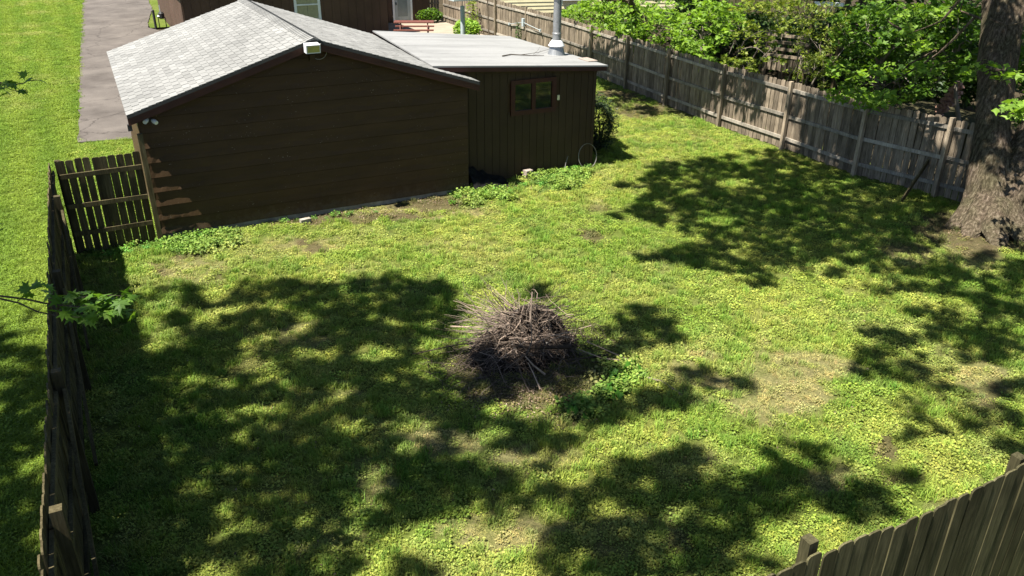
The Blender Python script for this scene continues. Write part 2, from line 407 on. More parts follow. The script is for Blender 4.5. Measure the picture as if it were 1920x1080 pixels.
def grid(name, x0, x1, y0, y1, step, colf, mat, z=0.0, amp=.02):
    nx = int((x1-x0)/step)+1; ny = int((y1-y0)/step)+1
    X, Y = np.meshgrid(np.linspace(x0, x1, nx), np.linspace(y0, y1, ny), indexing='ij'); x = X.ravel(); y = Y.ravel()
    Z = z+(fbm(x, y, 1.1, 81, 3)-.5)*amp
    i, j = np.meshgrid(np.arange(nx-1), np.arange(ny-1), indexing='ij'); a = (i*ny+j).ravel()
    T = np.concatenate([np.stack([a, a+ny, a+ny+1], 1), np.stack([a, a+ny+1, a+1], 1)])
    o = tri_mesh(name, np.stack([x, y, Z], 1), T, mat, attrs={'tint': colf(x, y)}); o['kind'] = 'structure'; return o
b = MB().add([(-300, -200, -.1), (400, -200, -.1), (400, 500, -.1), (-300, 500, -.1)], [(0, 1, 2, 3)]); tag(b.build('ground', M_FARG), kind='structure')
grid('yard', -1.56, 17.3, -15.5, 22, .11, lambda x, y: np.where(((x < .1) & (y > -.1))[:, None], col_lawn(x, y), col_yard(x, y)[0]), M_YARD)
grid('verge', -1.56, 0, 22, 75, .3, col_lawn, M_LAWN, -.005)
grid('lawn', -16, -1.57, -18, 75, .25, col_lawn, M_LAWN, -.005)
grid('side_lawn', 2.4, 3.38, 30.6, 60, .3, col_lawn, M_LAWN, -.005)
grid('front_lawn', -1.5, 20, 36.2, 90, .5, col_lawn, M_LAWN, -.02)
# driveway slab
dv = [(-1.36, 8.35), (0.12, 8.15), (.12, 7.25), (6.6, 7.25), (6.6, 13), (4.2, 17), (3.0, 23), (2.72, 29.2), (2.3, 30.5), (2.55, 33.5), (3.15, 38), (3.5, 46), (3.7, 80), (-.1, 80), (-.42, 46), (-.9, 28), (-1.2, 15)]
# jittered edges
pts = []
for i in range(len(dv)):
    a = np.array(dv[i]); c = np.array(dv[(i+1) % len(dv)]); k = max(1, int(np.linalg.norm(c-a)/.5))
    for t in range(k): pts.append(a+(c-a)*t/k+rng.normal(0, .02, 2))
nP = len(pts)
d = MB().add([(p[0], p[1], .035) for p in pts]+[(p[0], p[1], -.06) for p in pts], [tuple(range(nP))]+[(i, i+nP, (i+1) % nP+nP, (i+1) % nP) for i in range(nP)])
tag(d.build('driveway', M_ASPH), kind='structure')
d = MB().bx(12.95, 17.0, 19.5, 26.95, -.05, .06); tag(d.build('patio', M_PATIO), kind='structure')

# ------------------------------------------------------------------ fences
def picket_mesh(name, wd, ht, mat, th=.016, dog=True):
    c = wd*.22; h = ht
    pr = [(-wd/2, 0), (wd/2, 0), (wd/2, h-c), (wd/2-c*.25, h-c*.45), (wd/2-c, h), (-wd/2+c, h), (-wd/2+c*.25, h-c*.45), (-wd/2, h-c)] if dog else [(-wd/2, 0), (wd/2, 0), (wd/2, h), (-wd/2, h)]
    n = len(pr); v = [(x, -th/2, z) for x, z in pr]+[(x, th/2, z) for x, z in pr]
    f = [tuple(range(n)), tuple(range(2*n-1, n-1, -1))]+[(i, i+n, (i+1) % n+n, (i+1) % n) for i in range(n)]
    me = bpy.data.meshes.new(name); me.from_pydata(v, [], [q[::-1] for q in f]); me.materials.append(mat); me.update(); return me
def fence_run(name, line, mat, post_mat, label, posts, in_side, pw=.14, gap=.006, ht=1.8, rails=(.28, .93, 1.58), post_h=1.83, jit=.012, cat='fence', sag=None, group=None, rail_mat=None):
    """line: world polyline of the picket plane; in_side: +1 if the rails lie to the left of the walking direction"""
    line = [np.array(p, float) for p in line]
    root = thing(name, (line[0][0], line[0][1], 0), label, cat, group)
    vs = [picket_mesh('picket', pw*s, ht, mat) for s in (.94, 1.0, 1.04)]
    sag = sag or (lambda s: 0)
    S = 0
    for a, b_ in zip(line[:-1], line[1:]):
        d = b_-a; L = np.linalg.norm(d); d /= L; nrm = np.array([-d[1], d[0]])*in_side; ang = math.atan2(d[1], d[0])
        k = int(L/(pw+gap)); 
        for i in range(k):
            c = a+d*((i+.5)*L/k)-nrm*(.012+.003*(i % 2)*(gap <= .001))
            o = bpy.data.objects.new('picket', random.choice(vs)); C.objects.link(o); o.parent = root
            o.location = Vector((c[0], c[1], .02+sag(S+(i+.5)*L/k)+random.uniform(-jit, jit)))-root.location
            o.rotation_euler = (random.gauss(0, .004), random.gauss(0, .006), ang+random.gauss(0, .006 if gap <= .001 else .012))
            o.scale = (1, 1, 1+random.uniform(-.006, .006))
        for z in rails:
            n2 = max(1, round(L/2.44))
            for q in range(n2):
                p0 = a+d*(L*q/n2+.008); p1 = a+d*(L*(q+1)/n2-.008); off = nrm*.017
                z0 = z+sag(S+L*q/n2)+random.uniform(-.02, .02); z1 = z+sag(S+L*(q+1)/n2)+random.uniform(-.02, .02)
                mb = MB(); mb.beam((p0[0]+off[0], p0[1]+off[1], z0), (p1[0]+off[0], p1[1]+off[1], z1), .036, .086)
                mb.build('rail', rail_mat or mat, root)
        S += L
    for (x, y, h) in posts:
        mb = MB(); mb.box((x, y, h/2-.1), (.092, .092, h+.2)); mb.build('post', post_mat, root)
    return root

# right boundary fence (walk from far to near; yard is on the -x side = right of walking direction)
RF = [(17.15, 26.6), (17.05, 19.7), (16.95, 13.5), (16.72, 10.6), (16.5, 7.8), (16.22, 5.05), (16.02, 2.1), (16.02, -.55), (15.98, -3.1), (16.45, -5.05), (16.9, -7.2), (17.0, -9.6), (17.05, -11.5), (17.1, -13.5)]
post_r = [(p[0]-.085, p[1], 1.86) for p in RF[1:]]+[(17.0, 16.6, 1.86), (17.02, 22.4, 1.86)]
right_fence = fence_run('privacy_fence', RF, M_WOODG, M_WOODT, 'weathered grey board fence along the right side of the yard in dappled shade', post_r, -1, pw=.140, gap=.009, jit=.02, rails=(.30, .93, 1.62), rail_mat=M_RAIL)
# left boundary fence
LF = [(-1.56, -13.5), (-1.57, -10.4), (-1.55, -8.1), (-1.57, -5.4), (-1.60, -2.2), (-1.60, -.05)]
post_l = [(-1.485, y, 1.84) for y in (-.06, -2.2, -5.4, -8.1, -10.4)]
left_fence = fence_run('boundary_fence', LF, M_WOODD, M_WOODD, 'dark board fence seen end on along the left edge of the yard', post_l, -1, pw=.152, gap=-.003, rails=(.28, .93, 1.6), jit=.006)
# diagonal braces nailed on the inner side of the left fence
for y0 in (-2.9, -5.9, -8.7):
    MB().beam((-1.45, y0+.55, 1.62), (-1.43, y0-1.5, .12), .036, .085).build('brace', M_WOODD, left_fence)
# near fence across the foot of the picture (its outer face shows)
BF = [(9.2, -13.5), (6.0, -13.5), (3.55, -13.51), (-1.5, -13.5)]
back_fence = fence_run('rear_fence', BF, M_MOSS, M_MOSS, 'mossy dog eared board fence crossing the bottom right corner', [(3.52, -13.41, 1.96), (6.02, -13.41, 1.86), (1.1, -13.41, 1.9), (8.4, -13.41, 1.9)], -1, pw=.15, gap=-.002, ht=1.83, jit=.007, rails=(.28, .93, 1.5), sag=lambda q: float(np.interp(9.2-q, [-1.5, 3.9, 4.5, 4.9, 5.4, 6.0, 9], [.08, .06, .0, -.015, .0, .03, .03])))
# end fence across the back of the patio
fence_run('end_fence', [(16.46, 27.2), (17.15, 27.2)], M_WOODG, M_WOODT, 'short board fence closing the gap beside the house at the back of the patio', [], -1)
# gate panel between the left fence and the garage, rails on the yard side
gate = fence_run('side_gate', [(-1.5, -.16), (-.1, -.12)], M_WOODD, M_WOODD, 'dark picket gate with light showing between its boards beside the garage', [(-.035, -.19, 2.2)], -1, pw=.128, gap=.012, ht=1.83, rails=(.42, .98, 1.56), cat='gate')

# leaning board against the right fence
t = thing('leaning_board', (15.4, -4.97, 0), 'grey board leaning on the right fence with its foot on the grass', 'board')
MB().beam((15.38, -4.97, .02), (16.35, -4.72, .78), .03, .12).build('plank', M_WOODD, t)
# outlet box and conduit on the far right fence
t = thing('outlet_box', (16.85, 16.5, .0), 'small grey outlet box with white conduit fixed to the far right fence', 'outlet box')
p = at_x(981, 42, 16.9)
MB().box(p, (.09, .16, .34)).build('box', M_PIPE, t)
q0 = at_x(955, 45, 16.93); q1 = at_x(1013, 57, 16.86)
MB().tube([q0, p, q1], .013, 6).build('conduit', M_PIPE, t)
for q in (q0, q1): MB().box(q, (.06, .09, .10)).build('socket', M_PIPE, t)
t = thing('metal_stake', (16.6, 18, 0), 'thin dark stake standing by the far right fence left of the outlet box', 'stake')
a = at_x(917, 64, 16.6); b_ = at_x(913, -20, 16.6); MB().tube([(a[0], a[1], 0), b_], .03, 6).build('rod', M_WOODG, t)

# ------------------------------------------------------------------ garage
GW, GL, HR, SL = 6.73, 7.03, 3.71, .319
def zs(x): return HR-SL*abs(x-GW/2)
g = thing('garage', (GW/2, 3.5, 0), 'brown gable garage with light grey shingle roof and lap siding', 'garage')
def xr(z): # wall half-width limits at height z under the roof
    h = zs(0)-.10
    return (0, GW) if z <= h else ((z-h)/SL, GW-(z-h)/SL)
# foundation and core walls
fd = MB().bx(.01, GW-.01, .001, GL, -.1, .099); fd.build('foundation', M_CONC, g)
core = MB(); h0 = zs(0)-.11; ap = HR-.11
for y in (.03, GL):
    pass
V = [(.02, .03, .08), (GW-.02, .03, .08), (GW-.02, .03, h0), (GW/2, .03, ap), (.02, .03, h0)]
V2 = [(x, GL, z) for x, _, z in V]
core.add(V+V2, [(0, 1, 2, 3, 4), (9, 8, 7, 6, 5), (0, 4, 9, 5), (1, 6, 7, 2), (0, 5, 6, 1)]); core.build('wall', M_SIDE, g)
EXP = .292; z = .10; k = 0
while z < HR-.2:
    z0, z1 = z, min(z+EXP+.012, HR-.125)
    zm = z0+(z1-z0)*.42
    rows = [(z0+.007, -.026), (zm, -.010), (z1, -.006)]
    rows2 = []
    hh = zs(0)-.10
    for (zz, yy) in rows:
        a, b_ = xr(zz); rows2.append((zz, yy, a-(.0 if a > 0 else 0), b_))
    # uneven lower edge along the length
    ns = 90; vs = []; fs = []
    for ri, (zz, yy, a, b_) in enumerate(rows2):
        for i in range(ns+1):
            x = a+(b_-a)*i/ns
            dz = (vnoise(x, k*3.1, .5, 90)-.5)*.012 if ri == 0 else 0
            dy = ((vnoise(x, k*7.7, .35, 91)-.5)*.009+(vnoise(x, k*5.3+ri, .09, 93)-.5)*.010) if ri < 2 else 0
            if ri == 1: dz = (vnoise(x, k*9.1, .16, 94)-.5)*.09
            vs.append((x, yy+dy, zz+dz))
    m = ns+1
    for ri in range(2):
        for i in range(ns): fs.append((ri*m+i, ri*m+i+1, (ri+1)*m+i+1, (ri+1)*m+i))
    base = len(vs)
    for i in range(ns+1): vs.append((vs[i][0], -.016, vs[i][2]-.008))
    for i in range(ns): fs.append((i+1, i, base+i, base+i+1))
    lb = MB().add(vs, fs).build('lap_board', M_SIDE, g); lb.data.materials.append(M_LAPSHADE)
    for q in lb.data.polygons[-ns:]: q.material_index = 1  # lower lip takes the painted shade colour
    z += EXP; k += 1
# side wall boards facing left
for i in range(9):
    z0 = .05+i*EXP; z1 = min(z0+EXP, zs(0)-.1)
    if z1-z0 < .05: break
    MB().add([(-.024, .0, z0), (-.024, GL, z0), (-.006, GL, z1), (-.006, .0, z1), (.0, 0, z0), (0, GL, z0), (0, 0, z1)], [(0, 3, 2, 1), (0, 1, 5, 4), (0, 4, 6, 3)]).build('side_lap_board', M_SIDE, g)
MB().bx(-.03, .02, -.009, .0, .04, zs(0)-.13).build('corner_board', M_SIDE, g)
# roof deck
x0, x1, y0, y1 = -.19, GW+.19, -.27, GL+.08
def slope_slab(xa, xb, off, th):
    return [(xa, y0, zs(xa)-off), (xb, y0, zs(xb)-off), (xb, y1, zs(xb)-off), (xa, y1, zs(xa)-off), (xa, y0, zs(xa)-off-th), (xb, y0, zs(xb)-off-th), (xb, y1, zs(xb)-off-th), (xa, y1, zs(xa)-off-th)]
FB = [(0, 1, 2, 3), (7, 6, 5, 4), (0, 4, 5, 1), (1, 5, 6, 2), (2, 6, 7, 3), (3, 7, 4, 0)]
for xa, xb in ((x0, GW/2), (GW/2, x1)):
    MB().add(slope_slab(xa, xb, .018, .05), FB).build('roof_deck', M_SHBASE, g)
    yA = -.262; zt = .03; hb = .17
    vv = [(xa, yA, zs(xa)-zt-.04), (xb, yA, zs(xb)-zt-.04), (xb, yA, zs(xb)-zt-hb), (xa, yA, zs(xa)-zt-hb)]
    vv += [(x, yA+.03, z_) for x, _, z_ in vv]
    MB().add(vv, [(0, 3, 2, 1), (4, 5, 6, 7), (0, 1, 5, 4), (3, 7, 6, 2), (0, 4, 7, 3), (1, 2, 6, 5)]).build('rake_board', M_TRIM, g)
for xa in (x0+.015, x1-.015):
    MB().bx(xa-.012+.03*(xa<0), xa+.012+.03*(xa<0), y0+.05, y1, zs(xa)-.17, zs(xa)-.078).build('eave_board', M_TRIM, g)
# gutter end bracket at the near left corner
MB().bx(-.215, -.14, -.24, -.16, zs(x0)-.30, zs(x0)-.185).build('gutter_bracket', M_DARKM, g)
# shingles
SX = math.sqrt(1+SL*SL)
def shingle(side, row, yA, yB, lift=0):
    e = .14; s0 = row*e-.01; s1 = s0+.20    # slope distance up from the eave
    xe = x0 if side < 0 else x1; sg = 1 if side < 0 else -1
    xa = xe+sg*s0/SX; xb = xe+sg*min(s1, (GW/2-x0)*SX)/SX
    za = zs(xa)+.009+lift if 0 <= (xa-x0) <= (x1-x0) else zs(xa)+.009; zb = zs(xb)-.004; th = .010
    v = [(xa, yA, za), (xa, yB, za), (xb, yB, zb), (xb, yA, zb), (xa, yA, za-th), (xa, yB, za-th), (xb, yB, zb-th), (xb, yA, zb-th)]
    f = [(0, 1, 2, 3), (4, 7, 6, 5), (0, 4, 5, 1), (1, 5, 6, 2), (3, 2, 6, 7), (0, 3, 7, 4)]
    if side < 0: f = [q[::-1] for q in f]
    return v, f
rows = int((GW/2-x0)*SX/.14)
allS = []
for r in range(rows+1):
    off = [0, .167, .09][r % 3]; y = y0-off-.02
    while y < y1:
        yA = max(y+.014, y0); yB = min(y+.312+random.uniform(-.004, .004), y1)
        if yB-yA > .03: allS.append((yA, r, yB))
        y += .325
allS.sort()
field = MB(); ft = []
for i, (yA, r, yB) in enumerate(allS):
    v, f = shingle(-1, r, yA, yB, random.uniform(0, .004))
    if i < 290: MB().add(v, f).build('shingle', M_SHING, g)
    else: field.add(v, f); ft += [random.random()]*8
o = field.build('far_shingles', M_SHING, g, 'stuff')
at_ = o.data.attributes.new('tint', 'FLOAT', 'POINT'); at_.data.foreach_set('value', ft)
field = MB(); ft = []
for r in range(rows+1):
    off = [0, .167, .09][r % 3]; y = y0-off-.02
    while y < y1:
        yA = max(y+.006, y0); yB = min(y+.32, y1)
        if yB-yA > .03:
            v, f = shingle(1, r, yA, yB, random.uniform(0, .005)); field.add(v, f); ft += [random.random()]*8
        y += .325
o = field.build('right_slope_shingles', M_SHING, g, 'stuff')
at_ = o.data.attributes.new('tint', 'FLOAT', 'POINT'); at_.data.foreach_set('value', ft)
y = y0-.01
while y < y1-.05:
    ya, yb = y, y+.2; wd = .15; zt = .022
    v = []
    for yy, lz in ((ya, .014), (yb, .0)):
        v += [(GW/2-wd, yy, zs(GW/2-wd)+lz+.008), (GW/2, yy, HR+lz+.012), (GW/2+wd, yy, zs(GW/2-wd)+lz+.008)]
    v += [(x_, y_, z_-.010) for x_, y_, z_ in v]
    MB().add(v, [(0, 1, 4, 3), (1, 2, 5, 4), (6, 7, 1, 0), (7, 8, 2, 1), (0, 3, 9, 6), (2, 8, 11, 5)]).build('ridge_cap', M_SHING, g)
    y += .14

# floodlight under the peak
p0 = at_y(585, 90, -.40)
t = thing('floodlight', (p0[0], -.3, p0[2]-.1), 'white boxy floodlight with yellowed lens under the garage peak', 'light')
hx, hz, hy = .138, .088, .10
mb = MB(); cx, cz = p0[0], p0[2]
mb.add([(cx-hx, -.30, cz+hz), (cx+hx, -.30, cz+hz), (cx+hx, -.52, cz+hz*.8), (cx-hx, -.52, cz+hz*.8), (cx-hx, -.30, cz-hz), (cx+hx, -.30, cz-hz), (cx+hx, -.50, cz-hz), (cx-hx, -.50, cz-hz)],
       [(0, 1, 2, 3)[::-1], (4, 5, 6, 7), (0, 4, 7, 3), (1, 2, 6, 5), (0, 1, 5, 4), (3, 7, 6, 2)]); mb.build('housing', M_WHM, t)
MB().add([(cx-hx+.02, -.526, cz+hz*.62), (cx+hx-.02, -.526, cz+hz*.62), (cx+hx-.02, -.508, cz-hz+.02), (cx-hx+.02, -.508, cz-hz+.02)], [(0, 3, 2, 1)]).build('lens', M_LAMPG, t)
MB().bx(cx-.04, cx+.04, -.30, -.0, cz-.07, cz+.03).build('arm', M_DARKM, t)
a = [(cx+hx, -.36, cz+.02)]
for i in range(1, 12):
    th = math.pi*.55-i/11*math.pi*1.25
    a.append((cx+.19+.15*math.cos(th), -.28+.02*i, cz-.11+.17*math.sin(th)))
MB().tube(a, .008, 5).build('cable', M_WIRE, t)
MB().box((cx+.07, -.04, cz-.24), (.11, .07, .12)).build('junction_box', M_SIDE, t)
# small twin spotlight at the left corner
p0 = at_y(280, 226, -.10)
t = thing('spotlight', p0, 'small white twin spotlight under the left end of the garage eave', 'light')
MB().box(p0+np.array([0, .05, 0]), (.10, .07, .07)).build('mount', M_DARKM, t)
for s in (-1, 1):
    c = p0+np.array([.07*s+.01, -.05, -.015*s]); MB().tube([c+np.array([-.03*s, .05, .01]), c, c+np.array([.03*s, -.05, -.02])], [.028, .045, .038], 10).build('lamp_head', M_WHM, t)
# fallen siding stub by the wall
t = thing('concrete_chunk', (*at_z(572, 415, .03)[:2], 0), 'pale flat concrete chunk lying at the foot of the garage wall', 'concrete chunk')
c = at_z(572, 414, .05); MB().box((c[0], c[1]-.03, .06), (.22, .11, .10), Matrix.Rotation(.15, 3, 'Z')).build('slab', M_CONC, t)

# ------------------------------------------------------------------ shed
s = thing('shed', (8.6, 3.2, 0), 'brown lean-to shed with flat pale roof and one red framed window', 'shed')
SY, SXR = .45, 10.38
def roofz(x, y): return 2.90-(x-6.05)*(.33/4.5)-(y-.3)*(.09/5.6)
n = 18; wdt = (SXR-6.76)/n
wx0, wx1, wz0, wz1 = 8.10, 9.20, 1.60, 2.32
for i in range(n):
    xa = 6.76+i*wdt+.005; xb = xa+wdt-.010
    zt = roofz((xa+xb)/2, SY)-.06
    if xb > wx0+.02 and xa < wx1-.02:
        MB().bx(xa, xb, SY, SY+.02, .04, wz0+.02).build('siding_strip', M_SIDE2, s); MB().bx(xa, xb, SY, SY+.02, wz1-.02, zt).build('siding_strip', M_SIDE2, s)
    else: MB().bx(xa, xb, SY, SY+.02, .04, zt).build('siding_strip', M_SIDE2, s)
MB().add([(6.76, SY+.025, 0), (SXR-.01, SY+.025, 0), (SXR-.01, SY+.025, roofz(SXR, SY)-.08), (6.76, SY+.025, roofz(6.76, SY)-.08),
          (6.76, 5.6, 0), (SXR-.01, 5.6, 0), (SXR-.01, 5.6, roofz(SXR, 5.6)-.08), (6.76, 5.6, roofz(6.76, 5.6)-.08)],
         [(0, 1, 2, 3), (1, 5, 6, 2), (5, 4, 7, 6), (4, 0, 3, 7)]).build('wall', M_SIDE, s)
MB().bx(SXR-.06, SXR+.025, SY-.02, SY-.001, .05, roofz(SXR, SY)-.07).build('corner_board', M_SIDE2, s)
MB().add([(6.3, SY-.03, roofz(6.3, SY)-.055), (SXR+.03, SY-.03, roofz(SXR, SY)-.055), (SXR+.03, SY-.03, roofz(SXR, SY)-.20), (6.3, SY-.03, roofz(6.3, SY)-.20), (6.3, SY-.001, roofz(6.3, SY)-.055), (SXR+.03, SY-.001, roofz(SXR, SY)-.055), (SXR+.03, SY-.001, roofz(SXR, SY)-.20), (6.3, SY-.001, roofz(6.3, SY)-.20)],
         [(0, 3, 2, 1), (3, 7, 6, 2), (0, 1, 5, 4), (1, 2, 6, 5)]).build('frieze_board', M_SIDE2, s)
# window with frame, two sashes
wf = MB(); wyo = SY-.03
for (xa, xb, za, zb) in ((wx0-.06, wx1+.06, wz1-.05, wz1+.05), (wx0-.06, wx1+.06, wz0-.06, wz0+.05), (wx0-.06, wx0+.05, wz0+.05, wz1-.05), (wx1-.05, wx1+.06, wz0+.05, wz1-.05)):
    wf.bx(xa, xb, wyo-.015, SY+.022, za, zb)
win = wf.build('window', M_WINF, s)
MB().bx((wx0+wx1)/2-.05, (wx0+wx1)/2+.05, wyo-.010, SY+.02, wz0+.05, wz1-.05).build('mullion', M_WINF, win)
for xa, xb in ((wx0+.05, (wx0+wx1)/2-.05), ((wx0+wx1)/2+.05, wx1-.05)):
    MB().bx(xa, xb, SY-.005, SY+.01, wz0+.05, wz1-.05).build('pane', M_GLASS, win)
MB().bx(9.31, 9.37, SY-.025, SY-.001, 1.80, 1.92).build('switch_plate', M_YEL, s)
# flat roof
rc = [(6.02, .22), (10.58, .22), (10.74, 5.85), (6.78, 6.75)]
def roofslab(off, th, gr=0):
    cx_, cy_ = 8.5, 3.2
    P = [(x+(gr if x > cx_ else 0), y+(-gr if y < cy_ else gr)) for x, y in rc]
    top = [(x, y, roofz(x, y)-off) for x, y in P]; bot = [(x, y, z-th) for x, y, z in top]
    return top+bot
MB().add(roofslab(0, .035), [(0, 1, 2, 3), (7, 6, 5, 4), (0, 4, 5, 1), (1, 5, 6, 2), (2, 6, 7, 3), (3, 7, 4, 0)]).build('flat_roof', M_MEMB, s)
MB().add(roofslab(.036, .10, -.02), [(7, 6, 5, 4), (0, 4, 5, 1), (1, 5, 6, 2), (2, 6, 7, 3)]).build('roof_edge', M_TRIM, s)
# lap seams of the roll roofing
for yy in (1.35, 2.5, 3.65, 4.8):
    pts = [(6.6+i*.4, yy+random.uniform(-.012, .012), roofz(6.6+i*.4, yy)+.004) for i in range(11)]
    v = [(x, y-.45, z_-.0005) for x, y, z_ in pts]+[(x, y, z_+.004) for x, y, z_ in pts]
    MB().add(v, [(i, i+1, i+12, i+11) for i in range(10)]).build('roofing_strip', M_MEMB, s)
# stove pipe
pb = np.array([10.16, 2.02]); zb = roofz(*pb)
t = thing('stove_pipe', (pb[0], pb[1], zb), 'galvanised stove pipe with white storm collar on the flat shed roof', 'flue pipe')
MB().lathe((pb[0], pb[1], zb), [(.24, -.02), (.225, .02), (.165, .22), (.15, .24)], 24).build('flashing', M_GALV, t, smooth=False)
MB().lathe((pb[0], pb[1], zb), [(.215, .215), (.21, .235), (.15, .33), (.128, .36)], 24).build('storm_collar', M_WHM, t, smooth=True)
MB().lathe((pb[0], pb[1], zb), [(.108, .34), (.108, .50), (.116, .51), (.116, .54), (.102, .55), (.102, 1.36), (.135, 1.365), (.135, 1.39), (.102, 1.40), (.102, 1.75)], 24).build('pipe', M_GALV, t, smooth=False)
MB().lathe((pb[0], pb[1], zb), [(.20, 1.78), (.03, 1.9)], 20).build('cap', M_GALV, t)
MB().add([(pb[0]+.03, pb[1]-.121, zb+1.2), (pb[0]+.10, pb[1]-.07, zb+1.2), (pb[0]+.10, pb[1]-.07, zb+1.36), (pb[0]+.03, pb[1]-.121, zb+1.36)], [(0, 1, 2, 3)]).build('sticker', M_WHM, t)
# fallen twig on the flat roof
t = thing('fallen_twig', (9.3, 1.6, 2.65), 'thin bare branch lying on the flat shed roof', 'branch')
def on_roof(px, py, up=.02):
    z_ = 2.6
    for _ in range(6): q = at_z(px, py, z_); z_ = roofz(q[0], q[1])+up
    return at_z(px, py, z_)
mb = MB(); mb.tube([on_roof(942, 105), on_roof(958, 102), on_roof(975, 103), on_roof(1000, 104), on_roof(1020, 104)], [.016, .014, .012, .009, .006], 5)
mb.tube([on_roof(975, 103), on_roof(990, 101, .05), on_roof(1010, 98, .05), on_roof(1030, 92, .06)], [.009, .007, .005, .004], 5)
mb.tube([on_roof(1000, 102), on_roof(1008, 95, .06), on_roof(1012, 88, .09)], [.005, .004, .003], 4); mb.build('twig', M_STEM, t)
MB().bx(10.35, 10.62, .75, 1.25, roofz(10.5, 1)+.002, roofz(10.5, 1)+.03).build('shingle_scrap', M_BLOCK, s)
# grey post behind the shed
q = at_y(868, 66, 12.0)
t = thing('pipe_post', (q[0], 12.0, 0), 'thick grey pipe post with a thin rod and flat plate behind the shed', 'post')
ztop = at_y(867, 11, 12.0)[2]
MB().lathe((q[0], 12.0, 0), [(.085, -.05), (.085, ztop-.01), (.075, ztop)], 18).build('pipe', M_PIPE, t, smooth=False)
MB().tube([(q[0], 12, ztop), (q[0], 12, ztop+.3)], .014, 6).build('rod', M_WIRE, t)
MB().box((q[0]+.06, 12, ztop+.22), (1.0, .5, .05)).build('plate', M_PIPE, t)

# items at the foot of the shed
for i, (px, py, z_, lab) in enumerate(((989, 330, .05, 'lower grey paving block of the pair by the shed wall'), (989, 322, .15, 'grey paving block stacked on top of another by the shed wall'), (1006, 326, .05, 'single grey paving block right of the stacked pair by the shed'))):
    c = at_z(990 if i < 2 else 1007, 330, .05) 
    t = thing('paving_block', (c[0], c[1], 0), lab, 'paving block', 'paving blocks by the shed')
    MB().box((c[0]+(.01 if i == 1 else 0), c[1]+.02, z_), (.20, .16, .095), Matrix.Rotation([.05, .16, -.1][i], 3, 'Z')).build('block', M_BLOCK, t)
# wire hoop
c = np.array([10.22, .36]); t = thing('wire_hoop', (c[0], c[1], 0), 'thin metal hoop propped upright against the right end of the shed', 'hoop')
a = []
for i in range(33):
    th = i/32*2*math.pi; a.append((c[0]+.27*math.cos(th), c[1]-.05+.10*(1+math.sin(th))*.6, .30+.31*math.sin(th)))
MB().tube(a, .009, 6, False).build('ring', M_WIRE, t)
t = thing('garden_stick', (9.75, .38, 0), 'thin bare stick leaning on the shed wall left of the hoop', 'stick')
a = at_z(1045, 315, 0); MB().tube([(a[0], .3, 0), (a[0]+.06, .36, .2), (a[0]+.16, .42, .36)], [.01, .009, .006], 5).build('stem', M_WIRE, t)
# black sheeting heaped in the corner
t = thing('plastic_sheet_heap', (7.2, .1, 0), 'heap of black plastic sheeting in the corner between garage and shed', 'plastic sheet')
nx, ny = 22, 18; v = []; f = []
for i in range(nx):
    for j in range(ny):
        u, w_ = i/(nx-1), j/(ny-1)
        x = 6.80+u*1.15; y = -.22+w_*.62
        h = .50*(1-u)**1.1*(.35+.65*w_)+.03
        edge = min(1, min((1-u)*6, w_*5))
        h = h*edge+(vnoise(x, y, .12, 71)-.5)*.12*edge+.005
        v.append((x, y, max(h, .005)))
for i in range(nx-1):
    for j in range(ny-1): f.append((i*ny+j, (i+1)*ny+j, (i+1)*ny+j+1, i*ny+j+1))
MB().add(v, f).build('sheet', M_BLACK, t)

# ------------------------------------------------------------------ house behind
h = thing('house', (8, 28, 0), 'dark brown house with vertical board siding behind the garage', 'house')
HX0, HX1, HY, HYR = 3.4, 12.9, 23.5, 27.0
wx0, wx1, wz0, wz1 = 8.35, 9.55, .85, 2.30
n = 24; wd = (HX1-HX0)/n
for i in range(n):
    xa = HX0+i*wd+.006; xb = xa+wd-.012
    if xb > wx0 and xa < wx1:
        MB().bx(xa, xb, HY, HY+.02, .1, wz0).build('siding_board', M_HOUSE, h); MB().bx(xa, xb, HY, HY+.02, wz1, 2.75).build('siding_board', M_HOUSE, h)
        if xa < wx0: MB().bx(xa, wx0, HY, HY+.019, wz0, wz1).build('siding_board', M_HOUSE, h)
        if xb > wx1: MB().bx(wx1, xb, HY, HY+.019, wz0, wz1).build('siding_board', M_HOUSE, h)
    else: MB().bx(xa, xb, HY, HY+.02, .1, 2.75).build('siding_board', M_HOUSE, h)
for i in range(30):
    ya = HY+.03+i*.42; MB().bx(HX0-.02, HX0, ya, ya+.40, .1, 2.75).build('siding_board', M_HOUSE, h)
for i in range(9):
    xa = HX1+.01+i*.395
    if xa < 14.3 or xa > 15.6: MB().bx(xa, xa+.383, HYR-.02, HYR, .1, 2.75).build('siding_board', M_HOUSE, h)
MB().bx(HX0+.002, HX1, HY+.025, 36, -.05, 2.74).build('wall', M_HOUSE, h)
MB().bx(HX1+.001, 16.45, HYR+.002, 36, -.05, 2.73).build('rear_wall', M_HOUSE, h)
MB().bx(HX0-.035, HX0+.05, HY-.025, HY-.001, .1, 2.75).build('corner_board', M_HOUSE, h)
rf = [(HX0-.45, HY-.5, 2.76), (16.9, HY-.5, 2.76), (16.9, 36.5, 2.76), (HX0-.45, 36.5, 2.76), (6.5, 30, 4.6), (14, 30, 4.6)]
rr = [(x, y, z_) for x, y, z_ in rf]
